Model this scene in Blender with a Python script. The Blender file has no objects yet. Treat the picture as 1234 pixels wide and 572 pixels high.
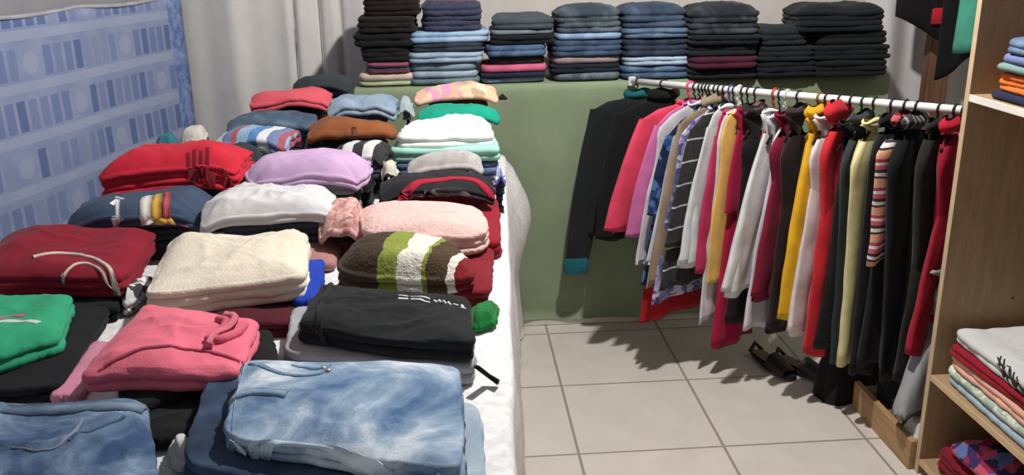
import bpy, math, random
from mathutils import Vector, Matrix, noise
from mathutils.bvhtree import BVHTree

# ------------------------------------------------------------------ camera
TILE = 0.46
FPX = 1082.42
PITCH, YAW, ROLL = 0.313, 0.061, -0.020
CAM = Vector((-0.750*TILE, -5.311*TILE, 3.283*TILE))
_fw = Vector((math.sin(YAW)*math.cos(PITCH), math.cos(YAW)*math.cos(PITCH), -math.sin(PITCH)))
_r = Vector((math.cos(YAW), -math.sin(YAW), 0)); _u = _r.cross(_fw)
_R = _r*math.cos(ROLL) + _u*math.sin(ROLL)
_U = -_r*math.sin(ROLL) + _u*math.cos(ROLL)
S = bpy.context.scene
cd = bpy.data.cameras.new('camera'); cam = bpy.data.objects.new('camera', cd)
S.collection.objects.link(cam); S.camera = cam
cd.sensor_fit = 'HORIZONTAL'; cd.sensor_width = 36; cd.lens = FPX/1234*36; cd.clip_start = 0.05
cam.matrix_world = Matrix(((_R.x,_U.x,-_fw.x,CAM.x),(_R.y,_U.y,-_fw.y,CAM.y),(_R.z,_U.z,-_fw.z,CAM.z),(0,0,0,1)))
# ------------------------------------------------------------------ light, exposure
S.view_settings.view_transform = 'Standard'; S.view_settings.look = 'None'
S.view_settings.gamma = 1; S.view_settings.use_curve_mapping = False
S.view_settings.exposure = 0.0
w = bpy.data.worlds.new('world'); S.world = w; w.use_nodes = True
w.node_tree.nodes['Background'].inputs[0].default_value = (1.0, 0.98, 0.96, 1)
w.node_tree.nodes['Background'].inputs[1].default_value = 0.23
LAMP = Vector((0.26, -0.20, 2.50))
ld = bpy.data.lights.new('room_lamp_light', 'POINT'); ld.energy = 205; ld.shadow_soft_size = 0.045
ld.color = (1.0, 0.97, 0.93)
lo = bpy.data.objects.new('room_lamp_light', ld); S.collection.objects.link(lo); lo.location = LAMP

# ------------------------------------------------------------------ helpers: measuring
def ray(x, y): return _fw + _R*((x-617)/FPX) - _U*((y-286)/FPX)
def atz(x, y, z):
    d = ray(x, y); return CAM + d*((z-CAM.z)/d.z)
def aty(x, y, Y):
    d = ray(x, y); return CAM + d*((Y-CAM.y)/d.y)
def proj(p):
    d = p-CAM; z = d.dot(_fw); return 617+FPX*d.dot(_R)/z, 286-FPX*d.dot(_U)/z
# ------------------------------------------------------------------ helpers: objects
COL = S.collection
def link(o, parent=None):
    COL.objects.link(o)
    if parent: o.parent = parent
    return o
def tag(o, label=None, cat=None, group=None, kind=None):
    if label: o['label'] = label
    if cat: o['category'] = cat
    if group: o['group'] = group
    if kind: o['kind'] = kind
    return o
def mk(name, V, F, mat, parent=None, loc=(0,0,0), rz=0, smooth=True):
    me = bpy.data.meshes.new(name); me.from_pydata([tuple(v) for v in V], [], F)
    if smooth: me.polygons.foreach_set('use_smooth', [True]*len(me.polygons))
    me.materials.append(mat); me.update()
    o = bpy.data.objects.new(name, me); link(o, parent)
    o.location = loc; o.rotation_euler = (0,0,rz)
    return o
def empty(name, loc, rz=0):
    o = bpy.data.objects.new(name, None); link(o); o.location = loc; o.rotation_euler = (0,0,rz)
    o.empty_display_size = .05; return o
class MB:
    """collects shapes into one mesh"""
    def __init__(s): s.V=[]; s.F=[]
    def add(s, V, F):
        n=len(s.V); s.V += [Vector(v) for v in V]; s.F += [tuple(i+n for i in f) for f in F]; return s
    def box(s, x0,y0,z0,x1,y1,z1, b=0.004):
        # box with chamfered edges
        b=min(b,(x1-x0)*.45,(y1-y0)*.45,(z1-z0)*.45)
        V=[];idx={}
        for i,(X,sx) in enumerate(((x0,1),(x1,-1))):
            for j,(Y,sy) in enumerate(((y0,1),(y1,-1))):
                for k,(Z,sz) in enumerate(((z0,1),(z1,-1))):
                    for a in range(3):
                        p=[X+sx*b,Y+sy*b,Z+sz*b]; p[a]=(X,Y,Z)[a]
                        idx[i,j,k,a]=len(V); V.append(p)
        F=[]
        for a in range(3):
            for t in (0,1):
                q=[]
                for (m,n) in ((0,0),(1,0),(1,1),(0,1)):
                    c=[0,0,0]; c[a]=t; c[(a+1)%3]=m; c[(a+2)%3]=n; q.append(idx[c[0],c[1],c[2],a])
                F.append(q if t else q[::-1])
        for a in range(3):
            for m in (0,1):
                for n in (0,1):
                    c0=[0,0,0]; c1=[0,0,0]; c0[(a+1)%3]=c1[(a+1)%3]=m; c0[(a+2)%3]=c1[(a+2)%3]=n; c1[a]=1
                    B_=(a+1)%3; C_=(a+2)%3
                    q=[idx[(*c0,B_)],idx[(*c1,B_)],idx[(*c1,C_)],idx[(*c0,C_)]]
                    F.append(q if (m!=n) else q[::-1])
        for i in (0,1):
            for j in (0,1):
                for k in (0,1):
                    q=[idx[i,j,k,0],idx[i,j,k,1],idx[i,j,k,2]]
                    F.append(q if (i+j+k)%2 else q[::-1])
        return s.add(V,F)
    def tube(s, pts, r, n=10, cap=True, flat=1.0):
        pts=[Vector(p) for p in pts]; V=[];F=[]
        rs=r if isinstance(r,(list,tuple)) else [r]*len(pts)
        up=None
        for i,p in enumerate(pts):
            t=(pts[min(i+1,len(pts)-1)]-pts[max(i-1,0)]).normalized()
            if up is None:
                up=Vector((0,0,1)) if abs(t.z)<.9 else Vector((1,0,0))
            a=(up-t*up.dot(t)).normalized(); b=t.cross(a); up=a
            for k in range(n):
                th=2*math.pi*k/n; V.append(p+(a*math.cos(th)*flat+b*math.sin(th))*rs[i])
        for i in range(len(pts)-1):
            for k in range(n):
                k2=(k+1)%n; F.append((i*n+k,i*n+k2,(i+1)*n+k2,(i+1)*n+k))
        if cap:
            F.append(tuple(range(n))[::-1]); F.append(tuple(range((len(pts)-1)*n,len(pts)*n)))
        return s.add(V,F)
    def build(s,name,mat,parent=None,loc=(0,0,0),rz=0,smooth=True): return mk(name,s.V,s.F,mat,parent,loc,rz,smooth)
def nz(x,y,z=0): return noise.noise(Vector((x,y,z)))

# ------------------------------------------------------------------ helpers: materials
def lin(h):
    h=h.lstrip('#'); c=[int(h[i:i+2],16)/255 for i in (0,2,4)]
    return tuple(v/12.92 if v<=.04045 else ((v+.055)/1.055)**2.4 for v in c)+(1,)
def rgb(r,g,b): return lin('#%02x%02x%02x'%(r,g,b))
_mc={}
class NT:
    def __init__(s,name):
        s.m=bpy.data.materials.new(name); s.m.use_nodes=True; s.t=s.m.node_tree; s.b=s.t.nodes['Principled BSDF']
        s.co=s.n('ShaderNodeTexCoord').outputs['Object']
    def n(s,ty,**kw):
        o=s.t.nodes.new(ty)
        for k,v in kw.items(): setattr(o,k,v)
        return o
    def l(s,a,b): s.t.links.new(a,b)
    def math(s,op,a,b=None,c=None):
        o=s.n('ShaderNodeMath',operation=op)
        for i,v in enumerate((a,b,c)):
            if v is None: continue
            if isinstance(v,(int,float)): o.inputs[i].default_value=v
            else: s.l(v,o.inputs[i])
        return o.outputs[0]
    def noise(s,scale,detail=3,vec=None,rough=.5,dist=0):
        o=s.n('ShaderNodeTexNoise'); o.inputs['Scale'].default_value=scale; o.inputs['Detail'].default_value=detail
        o.inputs['Roughness'].default_value=rough; o.inputs['Distortion'].default_value=dist
        s.l(vec or s.co,o.inputs['Vector']); return o.outputs[0]
    def ramp(s,fac,stops,const=False):
        o=s.n('ShaderNodeValToRGB'); r=o.color_ramp
        if const: r.interpolation='CONSTANT'
        while len(r.elements)<len(stops): r.elements.new(1)
        for e,(p,c) in zip(r.elements,stops): e.position=p; e.color=lin(c) if isinstance(c,str) else c
        s.l(fac,o.inputs[0]); return o.outputs[0]
    def mix(s,f,a,b):
        o=s.n('ShaderNodeMix',data_type='RGBA')
        for k,v in ((0,f),(6,a),(7,b)):
            if isinstance(v,str): o.inputs[k].default_value=lin(v)
            elif isinstance(v,(int,float,tuple)): o.inputs[k].default_value=v
            else: s.l(v,o.inputs[k])
        return o.outputs[2]
    def xyz(s,vec=None):
        o=s.n('ShaderNodeSeparateXYZ'); s.l(vec or s.co,o.inputs[0]); return o.outputs
    def done(s,colr,rough=.9,bump=None,bs=.3,bd=.002,sheen=0):
        if isinstance(colr,str): s.b.inputs['Base Color'].default_value=lin(colr)
        else: s.l(colr,s.b.inputs['Base Color'])
        s.b.inputs['Roughness'].default_value=rough
        s.b.inputs['Specular IOR Level'].default_value=.2 if rough>.7 else .45
        s.b.inputs['Sheen Weight'].default_value=sheen
        if bump is not None:
            o=s.n('ShaderNodeBump'); o.inputs['Strength'].default_value=bs; o.inputs['Distance'].default_value=bd
            s.l(bump,o.inputs['Height']); s.l(o.outputs[0],s.b.inputs['Normal'])
        return s.m
def shade(h,k):
    h=h.lstrip('#'); return '#'+''.join('%02x'%max(0,min(255,int(int(h[i:i+2],16)*k))) for i in (0,2,4))
def fab(h,var=.12,scale=14,fuzz=0):
    """plain woven or knitted cloth: slight tone variation, soft weave bump"""
    key=('f',h,var,scale,fuzz)
    if key in _mc: return _mc[key]
    s=NT('cloth'); a=s.noise(scale,4)
    c=s.ramp(a,[(.25,shade(h,1-var)),(.75,shade(h,1+var*.35))])
    b=s.math('ADD',s.noise(260,2),s.math('MULTIPLY',s.noise(35 if not fuzz else 90,4),1.5+fuzz))
    _mc[key]=s.done(c,.92,b,.35+.3*fuzz,.002+.003*fuzz,.06); return _mc[key]
def denim(dark,light,scale=5,bias=.5):
    """denim with worn, faded patches"""
    def ds(h):
        v=[int(h[i:i+2],16) for i in (1,3,5)]; g=sum(v)/3; return '#'+''.join('%02x'%int(x*.86+g*.14) for x in v)
    dark,light=ds(dark),ds(light)
    key=('d',dark,light,scale,bias)
    if key in _mc: return _mc[key]
    s=NT('denim'); a=s.noise(scale,5,rough=.62,dist=.6)
    x,y,z=s.xyz(); tw=s.math('SINE',s.math('MULTIPLY',s.math('ADD',s.math('ADD',x,y),z),2400))
    a2=s.math('ADD',a,s.math('MULTIPLY',tw,.02))
    mid='#'+''.join('%02x'%((int(dark[i:i+2],16)+int(light[i:i+2],16))//2) for i in (1,3,5))
    c=s.ramp(a2,[(bias-.15,dark),(bias,mid),(bias+.13,light)])
    _mc[key]=s.done(c,.9,s.math('ADD',s.noise(300,2),s.math('MULTIPLY',s.noise(50,4),1.6)),.4,.002,.05); return _mc[key]
def stripes(cols,period,axis=0,dist=.0,dscale=9,off=0.0,fuzz=0,ang=0):
    """hard-edged repeating bands along one local axis; cols = [(share, hex)...]"""
    key=('s',tuple(cols),period,axis,dist,dscale,off,fuzz,ang)
    if key in _mc: return _mc[key]
    s=NT('striped_cloth'); c=s.xyz()[axis]
    if ang:
        xs=s.xyz(); c=s.math('ADD',s.math('MULTIPLY',xs[axis],math.cos(ang)),s.math('MULTIPLY',xs[2 if axis!=2 else 0],math.sin(ang)))
    if dist: c=s.math('ADD',c,s.math('MULTIPLY',s.math('SUBTRACT',s.noise(dscale,4),.5),dist))
    f=s.math('FRACT',s.math('ADD',s.math('DIVIDE',c,period),off))
    st=[];p=0
    for sh,h in cols: st.append((p,h)); p+=sh
    c=s.ramp(f,st,True)
    c=s.mix(s.math('MULTIPLY',s.noise(60,3),.25),c,'#777777' if not fuzz else '#3a2a1c')
    _mc[key]=s.done(c,.92,s.math('ADD',s.noise(260,2),s.math('MULTIPLY',s.noise(90,4),1+fuzz*2)),.35+.15*fuzz,.002+.002*fuzz,.06); return _mc[key]
def floral(cols,scale=30):
    key=('v',tuple(cols),scale)
    if key in _mc: return _mc[key]
    s=NT('printed_cloth'); v=s.n('ShaderNodeTexVoronoi'); v.inputs['Scale'].default_value=scale
    d=s.n('ShaderNodeVectorMath',operation='ADD'); ns=s.n('ShaderNodeTexNoise'); ns.inputs['Scale'].default_value=scale*.8
    s.l(s.co,ns.inputs['Vector']); sc=s.n('ShaderNodeVectorMath',operation='SCALE'); sc.inputs['Scale'].default_value=.05
    s.l(ns.outputs['Color'],sc.inputs[0]); s.l(s.co,d.inputs[0]); s.l(sc.outputs[0],d.inputs[1]); s.l(d.outputs[0],v.inputs['Vector'])
    sp=s.n('ShaderNodeSeparateColor'); s.l(v.outputs['Color'],sp.inputs[0])
    c=s.ramp(sp.outputs[0],[(i/len(cols),h) for i,h in enumerate(cols)],True)
    _mc[key]=s.done(c,.9,s.math('ADD',s.noise(260,2),s.noise(40,3)),.35,.002,.05); return _mc[key]
def plain(h,rough=.5,bump=0,scale=20,var=.06,metal=0):
    key=('p',h,rough,bump,scale,var,metal)
    if key in _mc: return _mc[key]
    s=NT('paint'); a=s.noise(scale,4); c=s.ramp(a,[(.3,shade(h,1-var)),(.7,h)])
    m=s.done(c,rough,s.noise(scale*4,4) if bump else None,bump or .1,.002); s.b.inputs['Metallic'].default_value=metal
    _mc[key]=m; return m
def wood(h,axis=0,var=.25):
    key=('w',h,axis,var)
    if key in _mc: return _mc[key]
    s=NT('wood'); mp=s.n('ShaderNodeMapping'); sc=[14,14,14]; sc[axis]=1.2; mp.inputs['Scale'].default_value=sc
    s.l(s.co,mp.inputs[0]); a=s.noise(4,5,mp.outputs[0],.6,.8)
    c=s.ramp(a,[(.25,shade(h,1-var)),(.55,h),(.8,shade(h,1.06))])
    _mc[key]=s.done(c,.6,a,.15,.001); return _mc[key]
# ------------------------------------------------------------------ the setting
BACK_Y, RIGHT_X = 1.52, 2.02
def TX(Y, off=0): return -1.715 + (Y-0.223)*0.235 + off      # line of the hanging on the left wall
# floor tiles
s=NT('floor_tiles'); x,y,z=s.xyz()
def edge(c):
    f=s.math('FRACT',s.math('ADD',s.math('DIVIDE',c,TILE),100)); return s.math('MINIMUM',f,s.math('SUBTRACT',1,f))
e=s.math('MINIMUM',edge(x),edge(y))
gm=s.n('ShaderNodeMapRange'); gm.inputs[1].default_value=.006; gm.inputs[2].default_value=.012; s.l(e,gm.inputs[0])
tn=s.ramp(s.noise(7,6,rough=.6),[(.3,'#c0b9b1'),(.7,'#cbc4bc')])
col=s.mix(gm.outputs[0],'#8b857d',tn)
fm=s.done(col,.38,gm.outputs[0],.5,.003)
F=MB().add([(-3,-4,0),(2.4,-4,0),(2.4,2,0),(-3,2,0)],[(0,1,2,3)]).build('floor',fm,smooth=False); tag(F,kind='structure')
wallm=plain('#bdb8b2',.85,.08,6,.08)
def wall(name,a,b,h=2.7,th=.08,m=wallm):
    a=Vector((*a,0)); b=Vector((*b,0)); d=(b-a); n=Vector((d.y,-d.x,0)).normalized()*th
    V=[a,b,b+n,a+n]; V=V+[v+Vector((0,0,h)) for v in V]
    o=mk(name,V,[(3,2,1,0),(4,5,6,7),(0,1,5,4),(1,2,6,5),(2,3,7,6),(3,0,4,7)],m,smooth=False); return tag(o,kind='structure')
wall('wall_back',(RIGHT_X+.1,BACK_Y),(-1.6,BACK_Y),m=plain('#c3bdb8',.85,.08,6,.06))
_lw=[(TX(BACK_Y,-.04),BACK_Y),(TX(-2.4,-.04),-2.4)]
wall('wall_left',_lw[0],_lw[1],m=plain('#8f8d94',.85,.08,6,.06))
wall('wall_right',(RIGHT_X,-1.6),(RIGHT_X,BACK_Y))
# ------------------------------------------------------------------ blue wall hanging
def tapestry():
    L0,L1=-1.9,1.425
    p0=Vector((TX(L0,-.018),L0,0)); p1=Vector((TX(L1,-.018),L1,0)); L=(p1-p0).length; ang=math.atan2(p1.y-p0.y,p1.x-p0.x)
    s=NT('blue_printed_cloth'); x,y,z=s.xyz()
    CU,CV=.105,.158
    u=s.math('DIVIDE',x,CU); v=s.math('DIVIDE',z,CV)
    iu=s.math('FLOOR',u); iv=s.math('FLOOR',v); fu=s.math('FRACT',u); fv=s.math('FRACT',v)
    wn=s.n('ShaderNodeTexWhiteNoise',noise_dimensions='2D'); cb=s.n('ShaderNodeCombineXYZ')
    u2=s.math('FLOOR',s.math('MULTIPLY',u,2.0)); s.l(u2,cb.inputs[0]); s.l(iv,cb.inputs[1]); s.l(cb.outputs[0],wn.inputs[0])
    fu2=s.math('FRACT',s.math('MULTIPLY',u,2.0))
    inx=s.math('LESS_THAN',s.math('ABSOLUTE',s.math('SUBTRACT',fu2,.5)),.36)
    iny=s.math('LESS_THAN',s.math('ABSOLUTE',s.math('SUBTRACT',fv,.55)),.30)
    blk=s.math('MULTIPLY',inx,iny)
    m5=s.math('FLOORED_MODULO',s.math('ADD',iu,s.math('MULTIPLY',iv,2)),5)
    isf=s.math('LESS_THAN',s.math('ABSOLUTE',s.math('SUBTRACT',m5,2)),.5)
    dx=s.math('MULTIPLY',s.math('SUBTRACT',fu,.5),CU); dy=s.math('MULTIPLY',s.math('SUBTRACT',fv,.55),CV)
    rr=s.math('SQRT',s.math('ADD',s.math('MULTIPLY',dx,dx),s.math('MULTIPLY',dy,dy)))
    circ=s.math('MULTIPLY',isf,s.math('LESS_THAN',s.math('ADD',rr,s.math('MULTIPLY',s.noise(30,2),.012)),.04))
    bc=s.ramp(wn.outputs[0],[(0,rgb(80,98,142)),(.25,rgb(100,116,158)),(.65,rgb(112,124,162)),(.92,rgb(124,135,166))],True)
    ground=s.ramp(s.noise(9,3),[(.3,rgb(122,134,168)),(.7,rgb(138,148,176))])
    band=s.math('LESS_THAN',fv,.2); ground=s.mix(band,ground,s.ramp(s.noise(6,3),[(.3,rgb(140,150,178)),(.7,rgb(150,158,183))]))
    notf=s.math('SUBTRACT',1,isf)
    c=s.mix(s.math('MULTIPLY',s.math('MULTIPLY',blk,notf),.85),ground,bc); c=s.mix(s.math('MULTIPLY',circ,.6),c,rgb(150,158,180))
    bo=s.math('GREATER_THAN',x,L-.11)
    bcol=s.ramp(s.noise(30,3),[(.4,rgb(82,104,162)),(.6,rgb(126,146,186))]); c=s.mix(s.math('MULTIPLY',bo,.75),c,bcol)
    m=s.done(c,.85,s.noise(200,2),.25,.001)
    NU,NZ=120,28; Z0,Z1=.12,1.352
    V=[];Fc=[]
    for side in (0,1):
        for j in range(NZ+1):
            for i in range(NU+1):
                xx=L*i/NU; zz=Z0+(Z1-Z0)*j/NZ; zz+= -.012*math.sin(math.pi*((xx/.55)%1))*(j/NZ)**6
                yy=.006*math.sin(xx*9+.6*math.sin(zz*3))*(1-.4*j/NZ)+.004*nz(xx*3,zz*3)-(.003*side)
                V.append((xx,yy,zz))
    n1=(NU+1)*(NZ+1)
    for j in range(NZ):
        for i in range(NU):
            a=j*(NU+1)+i; q=(a,a+1,a+NU+2,a+NU+1); Fc.append(q[::-1]); Fc.append(tuple(k+n1 for k in q))
    for i in range(NU):
        a=i;Fc.append((a,a+1,a+1+n1,a+n1)); a=NZ*(NU+1)+i; Fc.append((a+1,a,a+n1,a+1+n1))
    for j in range(NZ):
        a=j*(NU+1);b=a+NU+1; Fc.append((b,a,a+n1,b+n1)); a+=NU;b+=NU; Fc.append((a,b,b+n1,a+n1))
    o=mk('wall_hanging',V,Fc,m,loc=p0,rz=ang); tag(o,'blue and white block-printed cloth hung along the left wall','wall cloth')
    # top hem, a part
    hm=MB().tube([(L*i/60,-.002,Z1-.006-.012*math.sin(math.pi*((L*i/60/.55)%1))) for i in range(61)],.007,8)
    hm.build('hem',fab('#aaaab2'),o)
    return o
tapestry()
# ------------------------------------------------------------------ curtains on the back wall
def curtain(x0,x1,Y,z0,z1,mat,label,seed,amp=.018,n=90,folds=None,name='curtain'):
    rnd=random.Random(seed); V=[];Fc=[];NZ=24
    ph=[rnd.random()*6 for _ in range(4)]; W=x1-x0
    def prof(x,t):
        a=.55*math.sin(x*21+ph[0]+.5*math.sin(x*7+ph[2]))+.3*math.sin(x*43+ph[1])+.5*nz(x*6+seed,t*.8)
        for (fx,fa,fw) in folds or []:
            a+=fa*math.exp(-((x-fx-.012*math.sin(t*4+fx*9))/fw)**2)
        return amp*a
    for side in (0,1):
        for j in range(NZ+1):
            for i in range(n+1):
                x=W*i/n; t=j/NZ; V.append((x,prof(x,t)+.003*side,z0+(z1-z0)*t))
    n1=(n+1)*(NZ+1)
    for j in range(NZ):
        for i in range(n):
            a=j*(n+1)+i; q=(a,a+1,a+n+2,a+n+1); Fc.append(q); Fc.append(tuple(k+n1 for k in q)[::-1])
    for i in range(n):
        for j0 in (0,NZ): a=j0*(n+1)+i; Fc.append((a,a+1,a+1+n1,a+n1))
    for j in range(NZ):
        for i0 in (0,n): a=j*(n+1)+i0; Fc.append((a,a+n+1,a+n+1+n1,a+n1))
    return tag(mk(name,V,Fc,mat,loc=(x0,Y,0)),label,'curtain')
curtain(-1.468,-.50,1.452,.02,1.95,fab('#cbc8c4',.05,5),'pale grey curtain hanging in soft folds left of the dark clothes stacks',3,.014,
        folds=[(.46,2.2,.012),(.555,2.4,.012),(.645,2.0,.012),(.24,-1.6,.04)])
curtain(1.43,1.99,1.42,.02,1.9,fab('#c9c5c6',.06,5),'white plastic curtain behind the wooden post at the rail end',8,.03,90,folds=[(.07,-1.5,.05),(.36,-1.3,.06)])
# ------------------------------------------------------------------ counter with green cloth
CT=1.012
def counter():
    root=empty('display_counter',(.33,1.2,0)); tag(root,'long counter along the back wall carrying stacks of jeans','counter')
    m=wood('#6b5a48',0)
    MB().box(-1.05,-.19,CT-.035,1.03,.25,CT-.008).build('top',m,root,smooth=False)
    for x in (-1.03,.0,.99): MB().box(x-.01,-.185,0,x+.03,.24,CT-.036).build('leg',m,root,smooth=False)
    MB().box(-1.04,-.196,.0,1.02,-.187,.03).build('plinth',plain('#d6d2c6',.5),root,smooth=False)
    # green cloth: over the top and down the front
    s=NT('green_cloth'); a=s.noise(5,4); c=s.ramp(a,[(.3,'#77846a'),(.7,'#849176')]); gm=s.done(c,.9,s.math('ADD',s.noise(240,2),s.math('MULTIPLY',s.noise(14,4),2)),.3,.002)
    path=[(.22,CT-.004),(.1,CT-.004),(0,CT-.004),(-.1,CT-.004),(-.17,CT-.004),(-.195,CT-.005),(-.204,CT-.012),(-.207,CT-.03)]
    path+=[(-.207,CT-.03-(CT-.06)*k/20) for k in range(1,21)]
    n=110; V=[];Fc=[]
    for side in (0,1):
        for j,(yy,zz) in enumerate(path):
            for i in range(n+1):
                x=-1.052+2.084*i/n; dr=max(0,(CT-zz))
                wv=(.006*math.sin(x*9+1)+.005*nz(x*5,zz*2)+.004*math.sin(x*23+2*zz))*min(1,dr*2)
                sag=.006*nz(x*3,9)*(dr>.02)
                k=(-1 if zz<CT-.01 else 0)
                V.append((x,yy+wv*-1*(1 if k else 0)+(0 if not side else (.0025 if k else 0)),zz+sag-(0.0025 if side and not k else 0)))
    P_=len(path); n1=P_*(n+1)
    for j in range(P_-1):
        for i in range(n):
            a=j*(n+1)+i; q=(a,a+1,a+n+2,a+n+1); Fc.append(q[::-1]); Fc.append(tuple(k+n1 for k in q))
    for i in range(n):
        a=(P_-1)*(n+1)+i; Fc.append((a,a+1,a+1+n1,a+n1))
    o=mk('counter_cloth',V,Fc,gm,loc=(.33,1.2,0)); tag(o,'plain green cloth draped over the front of the back counter','cloth')
counter()
# ------------------------------------------------------------------ big display table and its sheet
TZ=.75
def RX(Y): return -.157+(Y-.9)*.0535            # right edge of the table
def table():
    Y0,Y1=-1.75,.93
    root=empty('display_table',(-.9,-.4,0)); tag(root,'wide low sales table under the piles of folded clothes','table')
    m=wood('#8a6b4a',1)
    c=[(TX(Y0,.22),Y0),(RX(Y0)-.02,Y0),(RX(Y1)-.02,Y1),(TX(Y1,.22),Y1)]
    V=[(x+.9,y+.4,z) for z in (TZ-.035,TZ-.006) for x,y in c]
    mk('top',V,[(3,2,1,0),(4,5,6,7),(0,1,5,4),(1,2,6,5),(2,3,7,6),(3,0,4,7)],m,root,smooth=False)
    for x,y in ((c[0][0]+.06,Y0+.06),(c[1][0]-.08,Y0+.06),(c[2][0]-.08,Y1-.08),(c[3][0]+.06,Y1-.08),(c[1][0]-.08,-.4)):
        MB().box(x+.9-.025,y+.4-.025,0,x+.9+.025,y+.4+.025,TZ-.036).build('leg',m,root,smooth=False)
    # sheet
    s=NT('white_sheet'); a=s.noise(40,5); v=s.noise(7,3)
    c0=s.ramp(a,[(.35,'#d2d0d0'),(.65,'#e9e8ea')]); x,y,z=s.xyz()
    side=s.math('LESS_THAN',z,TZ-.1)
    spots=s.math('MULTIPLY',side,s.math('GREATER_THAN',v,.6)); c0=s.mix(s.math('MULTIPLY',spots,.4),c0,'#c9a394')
    c0=s.mix(s.math('MULTIPLY',side,.5),c0,s.ramp(s.noise(90,3),[(.4,'#b3afb0'),(.6,'#dbd8d8')]))  # hanging side: grey lace mottle, with the side's shade put into the colour
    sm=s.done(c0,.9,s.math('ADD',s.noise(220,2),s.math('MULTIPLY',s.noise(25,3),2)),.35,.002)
    NY=90; prof=[('t',k/14) for k in range(15)]+[('e',k/4) for k in range(1,5)]+[('h',k/26) for k in range(1,27)]
    V=[];Fc=[]
    for side_ in (0,1):
        o=-.003*side_
        for i in range(NY+1):
            Y=Y0-.01+(Y1+.02-Y0)*i/NY; xl=TX(Y,.21); xr=RX(Y)+.004*nz(Y*4,3)
            for k,t in prof:
                if k=='t': x=xl+(xr-.02-xl)*t; zz=TZ+.002*nz(x*9,Y*9)*(1 if t>.05 else 0)
                elif k=='e': a=t*math.pi/2; x=xr-.02+.02*math.sin(a); zz=TZ-.02+.02*math.cos(a)
                else:
                    d=t*(TZ-.035); fl=.012+.05*d*max(0,1+.7*math.sin(Y*8.2+.4)) 
                    far=max(0,min(1,(Y-.35)/.5)); bul=.075*far*math.exp(-((t-.28)/.22)**2)+.02*far*t
                    x=xr+fl*min(1,t*3)*.45+bul+.012*t*math.sin(Y*19+t*2)+.006*nz(Y*7,t*3)
                    zz=TZ-.02-d+.01*nz(Y*6,7)*t
                V.append((x-(.003*side_ if k!='t' else 0),Y,zz+(o if k!='h' else 0)))
    m_=len(prof); n1=(NY+1)*m_
    for i in range(NY):
        for j in range(m_-1):
            a=i*m_+j; q=(a,a+1,a+m_+1,a+m_); Fc.append(q); Fc.append(tuple(k+n1 for k in q)[::-1])
    for i in range(NY):
        for j0 in (0,m_-1): a=i*m_+j0; Fc.append((a,a+m_,a+m_+n1,a+n1))
    for j in range(m_-1):
        for i0 in (0,NY): a=i0*m_+j; Fc.append((a,a+1,a+1+n1,a+n1))
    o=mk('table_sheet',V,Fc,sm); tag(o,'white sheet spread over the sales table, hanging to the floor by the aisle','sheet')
table()
# ------------------------------------------------------------------ wooden shelf unit at the right
SX,SY=.985,-.205
def shelf_unit():
    root=empty('shelf_unit',(1.2,-.65,0)); tag(root,'pale wooden open shelving unit at the right end of the rail','shelves')
    wm=wood('#a08566',2,.12); wx=wood('#a08566',1,.12); ox,oy=1.2,-.65
    D=.42; Y1=-1.12
    def part(nm,x0,y0,z0,x1,y1,z1,m): return MB().box(x0-ox,y0-oy,z0,x1-ox,y1-oy,z1,.002).build(nm,m,root,smooth=False)
    a=part('side_panel',SX,SY,0,SX+D,SY+.02,1.95,wm)
    eb=plain('#c4ac8a',.5)
    o=MB().box(SX-ox-.0025,SY-oy,0,SX-ox-.0002,SY+.02-oy,1.95,.0005).build('edge_strip',eb,a,smooth=False)
    part('side_panel',SX,Y1,0,SX+D,Y1+.02,1.95,wm)
    part('back_panel',SX+D-.008,Y1+.02,0,SX+D,SY,1.95,wood('#a08464',2,.12))
    for z,c in ((.05,'#c9ab80'),(.325,'#cdb087'),(1.125,'#e4dfd5'),(1.75,'#c9ab80')):
        sh=part('shelf',SX,Y1+.021,z-.018,SX+D-.009,SY-.001,z,wx)
        MB().box(SX-ox-.0025,Y1+.021-oy,z-.018,SX-ox-.0002,SY-.001-oy,z,.0005).build('edge_strip',plain(c,.5),sh,smooth=False)
    k=MB()
    for z in (.55,.95): k.box(SX+.2-ox,SY-oy-.0012,z-.004,SX+.208-ox,SY-oy-.0002,z+.004,.0004)
    k.build('screw_cover',plain('#6b4a2c',.6),a)
shelf_unit()
# low wooden platform under the rail's end
def platform():
    root=empty('low_platform',(1.25,0,0)); tag(root,'low wooden platform box on the floor under the rail, beside the shelves','platform')
    MB().box(-.285,-.182,0,-.265,.21,.095,.002).build('front_board',wood('#a9855c',1,.2),root,smooth=False)
    MB().box(-.264,-.182,.06,.3,.21,.075,.002).build('deck',wood('#7a5f43',1,.2),root,smooth=False)
    MB().box(-.264,.19,0,.3,.209,.059,.002).build('end_board',wood('#8a6a48',0,.2),root,smooth=False)
platform()
# brown post
p=MB().box(-.045,-.03,0,.045,.03,1.95,.004).build('wooden_post',wood('#6b4a33',2,.3),None,(1.70,1.28,0),0,False)
tag(p,'dark brown wooden post standing between the plastic curtains','post')
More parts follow.
